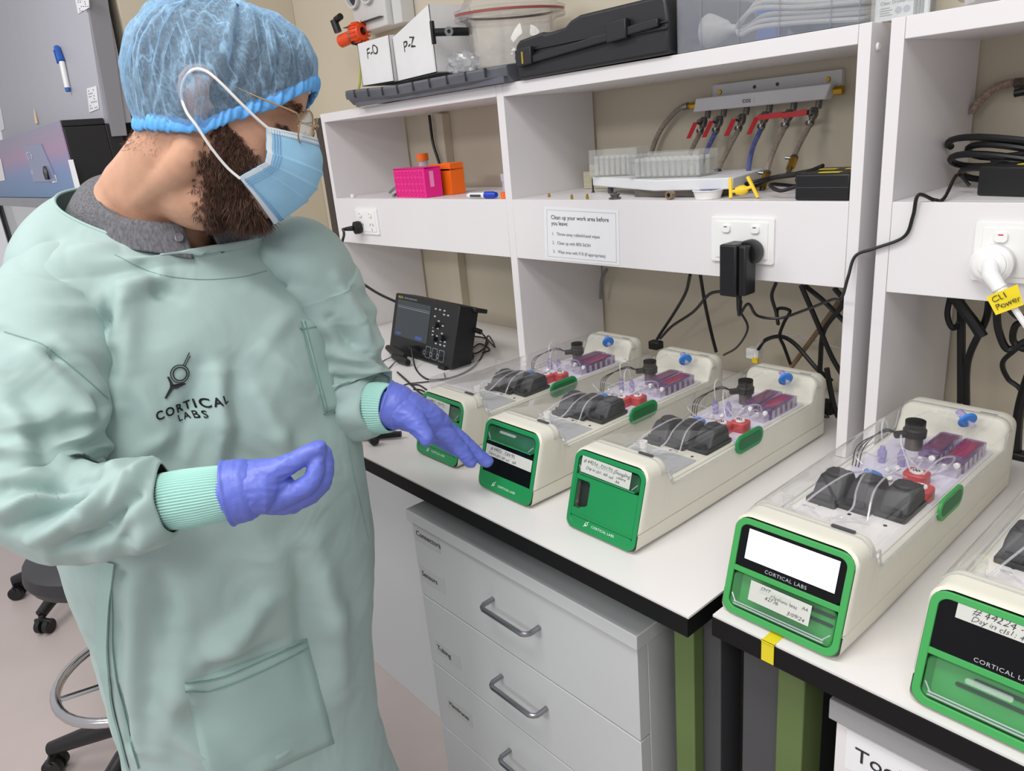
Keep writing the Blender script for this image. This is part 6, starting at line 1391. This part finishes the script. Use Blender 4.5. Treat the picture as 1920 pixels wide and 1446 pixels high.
# ---- polo shirt at the neck
SHIRT = mat('grey_knit_shirt', (104, 104, 108), .85, var=.45, vs=420, bump=.9, bs=420)
SHIRT2 = mat('grey_rib_collar', (96, 96, 101), .85, var=.35, vs=300, bump=.7, bs=300, stretch=(1, 1, .3))
def shirtfn(u, v):
    b = neck_at(u); c = Vector((1.0, -.795, b.z)); o_ = b-(b-c)*.04-Vector((0, 0, .020)); i_ = c+(b-c).normalized()*.070; i_.z = b.z+.018
    k = Vector(o_).lerp(i_, v); k.z = o_.z*(1-v)+i_.z*v+.012*math.sin(PI*v); 
    return k
def shirt_gap(u, v): return shirtfn(.035+.93*u, v)
sh = MB().grid(shirt_gap, 120, 16).build('shirt', SHIRT, person, ang=80)
def collarfn(u, v):
    uu = .03+.94*u; b = neck_at(uu); c = Vector((1.002, -.795, 0)); d = Vector((b.x-c.x, b.y-c.y, 0)).normalized()
    fz = (1+math.cos(2*PI*uu))/2
    zt = 1.447-.062*fz**1.2; w_ = .036+.010*math.exp(-((min(uu, 1-uu)-.03)/.05)**2)
    r0 = .072+.006*(1-fz)
    if v < .3: t = v/.3; r = r0-.003+.006*t; z = zt-.018+.018*t
    else: t = (v-.3)/.7; r = r0+.003+.019*t**.8; z = zt+.0025*math.sin(PI*min(1, t*2))-w_*t
    x = c.x+d.x*r*1.04-.004; y = c.y+d.y*r
    return Vector((x+.012*fz+.026*(1-fz), y, z))
cl_ = MB().grid(collarfn, 140, 22).build('collar', SHIRT2, sh, ang=80); md = cl_.modifiers.new('th', 'SOLIDIFY'); md.thickness = .0025; md.offset = 0
hb = PX(338, 447, .905)
bq = cast(BVHTree.FromObject(cl_, bpy.context.evaluated_depsgraph_get()), 338, 446)
bp_ = bq[0] if bq[0] is not None else hb
MB().lathe([(0, .0022), (.0035, .0022), (.0042, .0028), (.0058, .0026), (.0062, .001), (.006, 0)], bp_-CF*.001, -CF, 20).build('button', mat('grey_button_pearl', (92, 90, 96), .25), sh)
# ---- trousers, shoes (below the gown)
TR = mat('dark_trousers', (52, 56, 68), .8)
for s in (-1, 1):
    y = -.815+s*.085
    MB().tube(smooth_path([(1.02, y, .62), (1.03, y, .48), (1.022, y, .32), (1.005, y, .10)], 5), [.086-.0012*k for k in range(16)], 24).build('trouser_leg', TR, person)
    rows = []
    for x, w_, h_ in ((.935, .030, .060), (.95, .040, .085), (.99, .044, .095), (1.04, .046, .080), (1.10, .050, .062), (1.15, .046, .050), (1.175, .026, .034)):
        rows.append([Vector((x, y+s*(x-.95)*.08+w_*math.cos(q), max(0, h_*.5+h_*.5*math.sin(q)))) for q in [2*PI*k/16 for k in range(16)]])
    loft(rows).build('shoe', BLACKR, person)
# ================================================================ safety cabinet beyond the person
BG = mat('cabinet_grey', (178, 178, 186), .5, var=.01)
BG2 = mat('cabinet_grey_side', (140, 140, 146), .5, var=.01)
t = thing('safety_cabinet', 'large grey biological safety cabinet standing behind the person at the left', 'safety cabinet', (-1.4, -.1, 0))
m = MB(); x0, x1 = -2.6, -.64
m.add([(x0, -.425, 1.60), (x1, -.425, 1.60), (x1, -.37, 2.20), (x0, -.37, 2.20), (x0, -.34, 1.60), (x1, -.34, 1.60), (x1, -.32, 2.20), (x0, -.32, 2.20)], [(0, 1, 2, 3), (4, 5, 6, 7), (0, 4, 5, 1), (3, 2, 6, 7), (1, 5, 6, 2), (0, 3, 7, 4)])
m.build('front_panel', BG, t, .002)
m = MB(); m.add([(x1+.001, -.415, 1.56), (x1+.018, -.415, 1.56), (x1+.018, -.378, 2.20), (x1+.001, -.378, 2.20), (x1+.001, -.370, 1.56), (x1+.018, -.370, 1.56), (x1+.018, -.308, 2.20), (x1+.001, -.308, 2.20)], [(0, 1, 2, 3), (4, 5, 6, 7), (0, 4, 5, 1), (3, 2, 6, 7), (1, 5, 6, 2), (0, 3, 7, 4)])
m.build('side_panel', BG2, t, .001)
def grad_mat():
    m = bpy.data.materials.new('iridescent_film'); m.use_nodes = True; nt = m.node_tree; b = nt.nodes['Principled BSDF']
    g_ = nt.nodes.new('ShaderNodeNewGeometry'); s_ = nt.nodes.new('ShaderNodeSeparateXYZ'); nt.links.new(g_.outputs['Position'], s_.inputs[0])
    mr = nt.nodes.new('ShaderNodeMapRange'); mr.inputs['From Min'].default_value = 1.38; mr.inputs['From Max'].default_value = 1.63; nt.links.new(s_.outputs['Z'], mr.inputs['Value'])
    nz = nt.nodes.new('ShaderNodeTexNoise'); nz.inputs['Scale'].default_value = 1.5; ad = nt.nodes.new('ShaderNodeMath'); ad.operation = 'MULTIPLY_ADD'; ad.inputs[1].default_value = .25; nt.links.new(nz.outputs['Fac'], ad.inputs[0])
    sb = nt.nodes.new('ShaderNodeMath'); sb.operation = 'SUBTRACT'; sb.inputs[1].default_value = .12; nt.links.new(mr.outputs[0], sb.inputs[0]); nt.links.new(sb.outputs[0], ad.inputs[2])
    r = nt.nodes.new('ShaderNodeValToRGB'); e = r.color_ramp.elements
    e[0].position = 0; e[0].color = (*lin((76, 120, 160)), 1); e[1].position = 1; e[1].color = (*lin((132, 136, 154)), 1)
    a = e.new(.35); a.color = (*lin((106, 132, 176)), 1); a = e.new(.62); a.color = (*lin((158, 128, 158)), 1)
    nt.links.new(ad.outputs[0], r.inputs[0]); nt.links.new(r.outputs[0], b.inputs['Base Color']); b.inputs['Roughness'].default_value = .4
    return m
BLK = mat('cabinet_black', (26, 26, 30), .45)
MB().box(x0, -.632, -.548, -.4262, 1.385, 1.598).build('control_box', BLK, t, .003)
m = MB(); m.box(x0, -.632, -.5535, -.5487, 1.383, 1.618); m.build('control_fascia', grad_mat(), t, .001)
MB().box(x0, -.632, -.4262, -.38, 1.385, 1.598).box(-.66, -.632, -.548, -.4262, 1.599, 1.618).build('control_box', BLK, t, .002)
LCD = mat('lcd_grey', (120, 128, 160), .3)
def onf(pxa, pxb, y): a, b = PA(*pxa, 1, y), PA(*pxb, 1, y); return a.x, b.x, a.z, b.z
a = [PA(x, y, 1, -.554) for x, y in ((47, 273), (78, 270), (108, 340), (64, 341))]
m = MB(); m.add(a+[p+Vector((0, -.002, 0)) for p in a], [(0, 1, 2, 3), (4, 5, 6, 7), (0, 1, 5, 4), (1, 2, 6, 5), (2, 3, 7, 6), (3, 0, 4, 7)]); pn = m.build('display_panel', LCD, t)
text('display_text', 'ICT G+', .036, PA(52, 299, 1, -.5565), (1, 0, 0), (0, 0, 1), mat('lcd_white', (214, 218, 235), .4), t, thick=.0001)
text('display_text', 'mil', .028, PA(60, 328, 1, -.5565), (1, 0, 0), (0, 0, 1), MATS['lcd_white'], t, thick=.0001)
o = PA(88, 324, 1, -.558); MB().tube([o+Vector((-.012, 0, .02)), o, o+Vector((.004, -.004, -.022))], [.006, .012, .008], 8).build('key_switch', BLACK, t)
for pa in (((128, 300), (137, 299), (153, 359), (143, 361)), ((97, 329), (104, 328), (108, 341), (99, 343)), ((-12, 300), (2, 298), (10, 338), (-6, 341))):
    a = [PA(x, y, 1, -.5545) for x, y in pa]; m = MB(); m.add(a+[p+Vector((0, -.001, 0)) for p in a], [(0, 1, 2, 3), (4, 5, 6, 7), (0, 1, 5, 4), (1, 2, 6, 5), (2, 3, 7, 6), (3, 0, 4, 7)]); m.build('white_sticker', PAPER, t)
MB().box(x0, -.634, -.562, -.36, 1.345, 1.382).build('sash_rail', mat('rail_steel', (132, 132, 136), .3, .6), t, .003)
MB().box(x0, -.80, -.335, -.31, .92, 1.344).build('rear_panel', mat('inner_steel', (168, 172, 172), .4, .3), t)
MB().box(x0, -.64, -.60, -.37, .80, .90).build('work_surface', BG, t, .01)
p_ = PA(16, 430, 1, -.50); MB().box(p_.x-.016, p_.x+.016, -.52, -.46, .905, 1.344).build('sash_frame', BLK, t, .002)
MB().box(p_.x+.017, -.66, -.508, -.504, .905, 1.343).build('glass_sash', clear('sash_glass', (210, 218, 216), .15, .03, gloss=1.3), t)
MB().box(x0, -.66, -.36, .28, .0, .79).build('stand', BG, t, .003)
for pa, nm in ((((140, -8), (166, -10), (168, 14), (147, 26)), 'printed'), (((163, 166), (181, 161), (186, 204), (168, 211)), 'printed'), (((-12, 205), (2, 203), (9, 242), (-6, 250)), 'plain')):
    def fp(x, y):                       # the leaning front panel
        q = PA(x, y, 1, -.41)
        for _ in range(3): yy = -.425+.055*(q.z-1.60)/.6-.001; q = PA(x, y, 1, yy)
        return q
    a = [fp(x, y) for x, y in pa]; m = MB(); m.add(a+[p+Vector((0, -.001, 0)) for p in a], [(0, 1, 2, 3), (4, 5, 6, 7), (0, 1, 5, 4), (1, 2, 6, 5), (2, 3, 7, 6), (3, 0, 4, 7)]); st = m.build('paper_sticker', PAPER, t)
    m = MB(); R_ = random.Random(3)
    if nm == 'printed':
        e1 = (a[1]-a[0]); e2 = (a[3]-a[0])
        for i in range(5):
            for j in range(7):
                if R_.random() < .6:
                    c = a[0]+e1*(.15+.16*i)+e2*(.10+.12*j)+Vector((0, -.0012, 0)); m.add([c, c+e1*.09, c+e1*.09+e2*.05, c+e2*.05], [(0, 1, 2, 3)])
        m.build('sticker_print', mat('grey_sticker_print', (110, 110, 116), .6), st)
a_ = fp(112, 88); b_ = fp(122, 116); c_ = fp(133, 168); off = Vector((0, -.010, 0))
mk_ = thing('marker_pen', 'white marker with blue cap held on the grey safety cabinet front', 'pen', tuple(a_))
BC_ = mat('marker_blue', (24, 92, 184), .35)
MB().tube([b_+off, c_.lerp(b_, .06)+off], [.0095, .0088], 16).build('barrel', WHITEP, mk_)
MB().tube([a_+off, a_.lerp(b_, .06)+off, b_+off*1.05], [.0085, .0105, .0115], 16).box(-.003, .003, -.006, .0, -.045, .0, T=lambda p: a_.lerp(b_, .2)+off*1.8+Vector((p.x+.3*-p.z*.35, p.y, p.z))).build('cap', BC_, mk_)
MB().tube([c_.lerp(b_, .06)+off, c_.lerp(b_, -.06)+off], [.0092, .008], 16).build('end_cap', BC_, mk_)
a_ = fp(66, 203); b_ = fp(72, 232)
tag(MB().tube([a_+off*.5, a_.lerp(b_, .6)+off*.5, b_+off*.5], [.001, .005, .006], 8).build('pipette_tip', mat('pale_tip', (226, 206, 170), .4)), 'small pale pipette tip stuck on the grey safety cabinet front', 'pipette tip')
# blue thing at the far left edge
False and tag(MB().box(-1.9, -1.62, -.9, -.62, .0, 1.02).build('blue_bin', mat('blue_bin', (62, 84, 140), .5), bevel=.01), 'blue container at the left edge below the safety cabinet', 'container')
# ================================================================ laboratory stool
def stool(c, rz, label, seat_h, ring=True):
    t = thing('lab_stool', label, 'stool', (c[0], c[1], 0))
    cx, cy = c
    for k in range(5):
        a = rz+2*PI*k/5; d = Vector((math.cos(a), math.sin(a), 0)); C0 = Vector((cx, cy, 0))
        lg = MB().tube([C0+d*.03+Vector((0, 0, .125)), C0+d*.12+Vector((0, 0, .118)), C0+d*.24+Vector((0, 0, .085)), C0+d*.285+Vector((0, 0, .072))], [.028, .026, .020, .018], 14).build('base_leg', BLACK, t)
        w0 = C0+d*.285; s = Vector((-d.y, d.x, 0))
        cs = MB().cyl(w0+Vector((0, 0, .07)), w0+Vector((0, 0, .048)), .010, 10)
        for q in (-1, 1): cs.cyl(w0+s*.006*q+Vector((0, 0, .026)), w0+s*.024*q+Vector((0, 0, .026)), .025, 20)
        cs.build('caster', BLACKR, lg, .002)
        MB().tube([w0+s*.028*-1+Vector((0, 0, .045)), w0+Vector((0, 0, .052)), w0+s*.028+Vector((0, 0, .045))], .008, 8).build('caster_hood', BLACK, lg)
    MB().cyl((cx, cy, .08), (cx, cy, .30), .030, 20).build('column_sleeve', BLACK, t)
    MB().cyl((cx, cy, .30), (cx, cy, seat_h-.05), .018, 20).build('gas_lift', CHROME, t)
    if ring:
        MB().tube([(cx+.190*math.cos(2*PI*k/40), cy+.190*math.sin(2*PI*k/40), .290) for k in range(41)], .0115, 12).build('foot_ring', CHROME, t)
        for k in range(3):
            a = 2*PI*k/3+.4; MB().tube([(cx+.03*math.cos(a), cy+.03*math.sin(a), .275), (cx+.187*math.cos(a), cy+.187*math.sin(a), .29)], .007, 8).build('ring_spoke', CHROME, t)
    MB().lathe([(0, -.03), (.13, -.03), (.165, -.02), (.175, .0), (.17, .025), (.14, .035), (0, .038)], (cx, cy, seat_h), n=36).build('seat', mat('stool_vinyl', (40, 40, 44), .5), t)
    return t
stool((.30, -.885), math.radians(232.4), 'black five-legged lab stool with a chrome foot ring, behind the gown', .61)
stool((-.785, -.79), math.radians(239), 'black wheeled stool further back, by the safety cabinet', .50, ring=False)
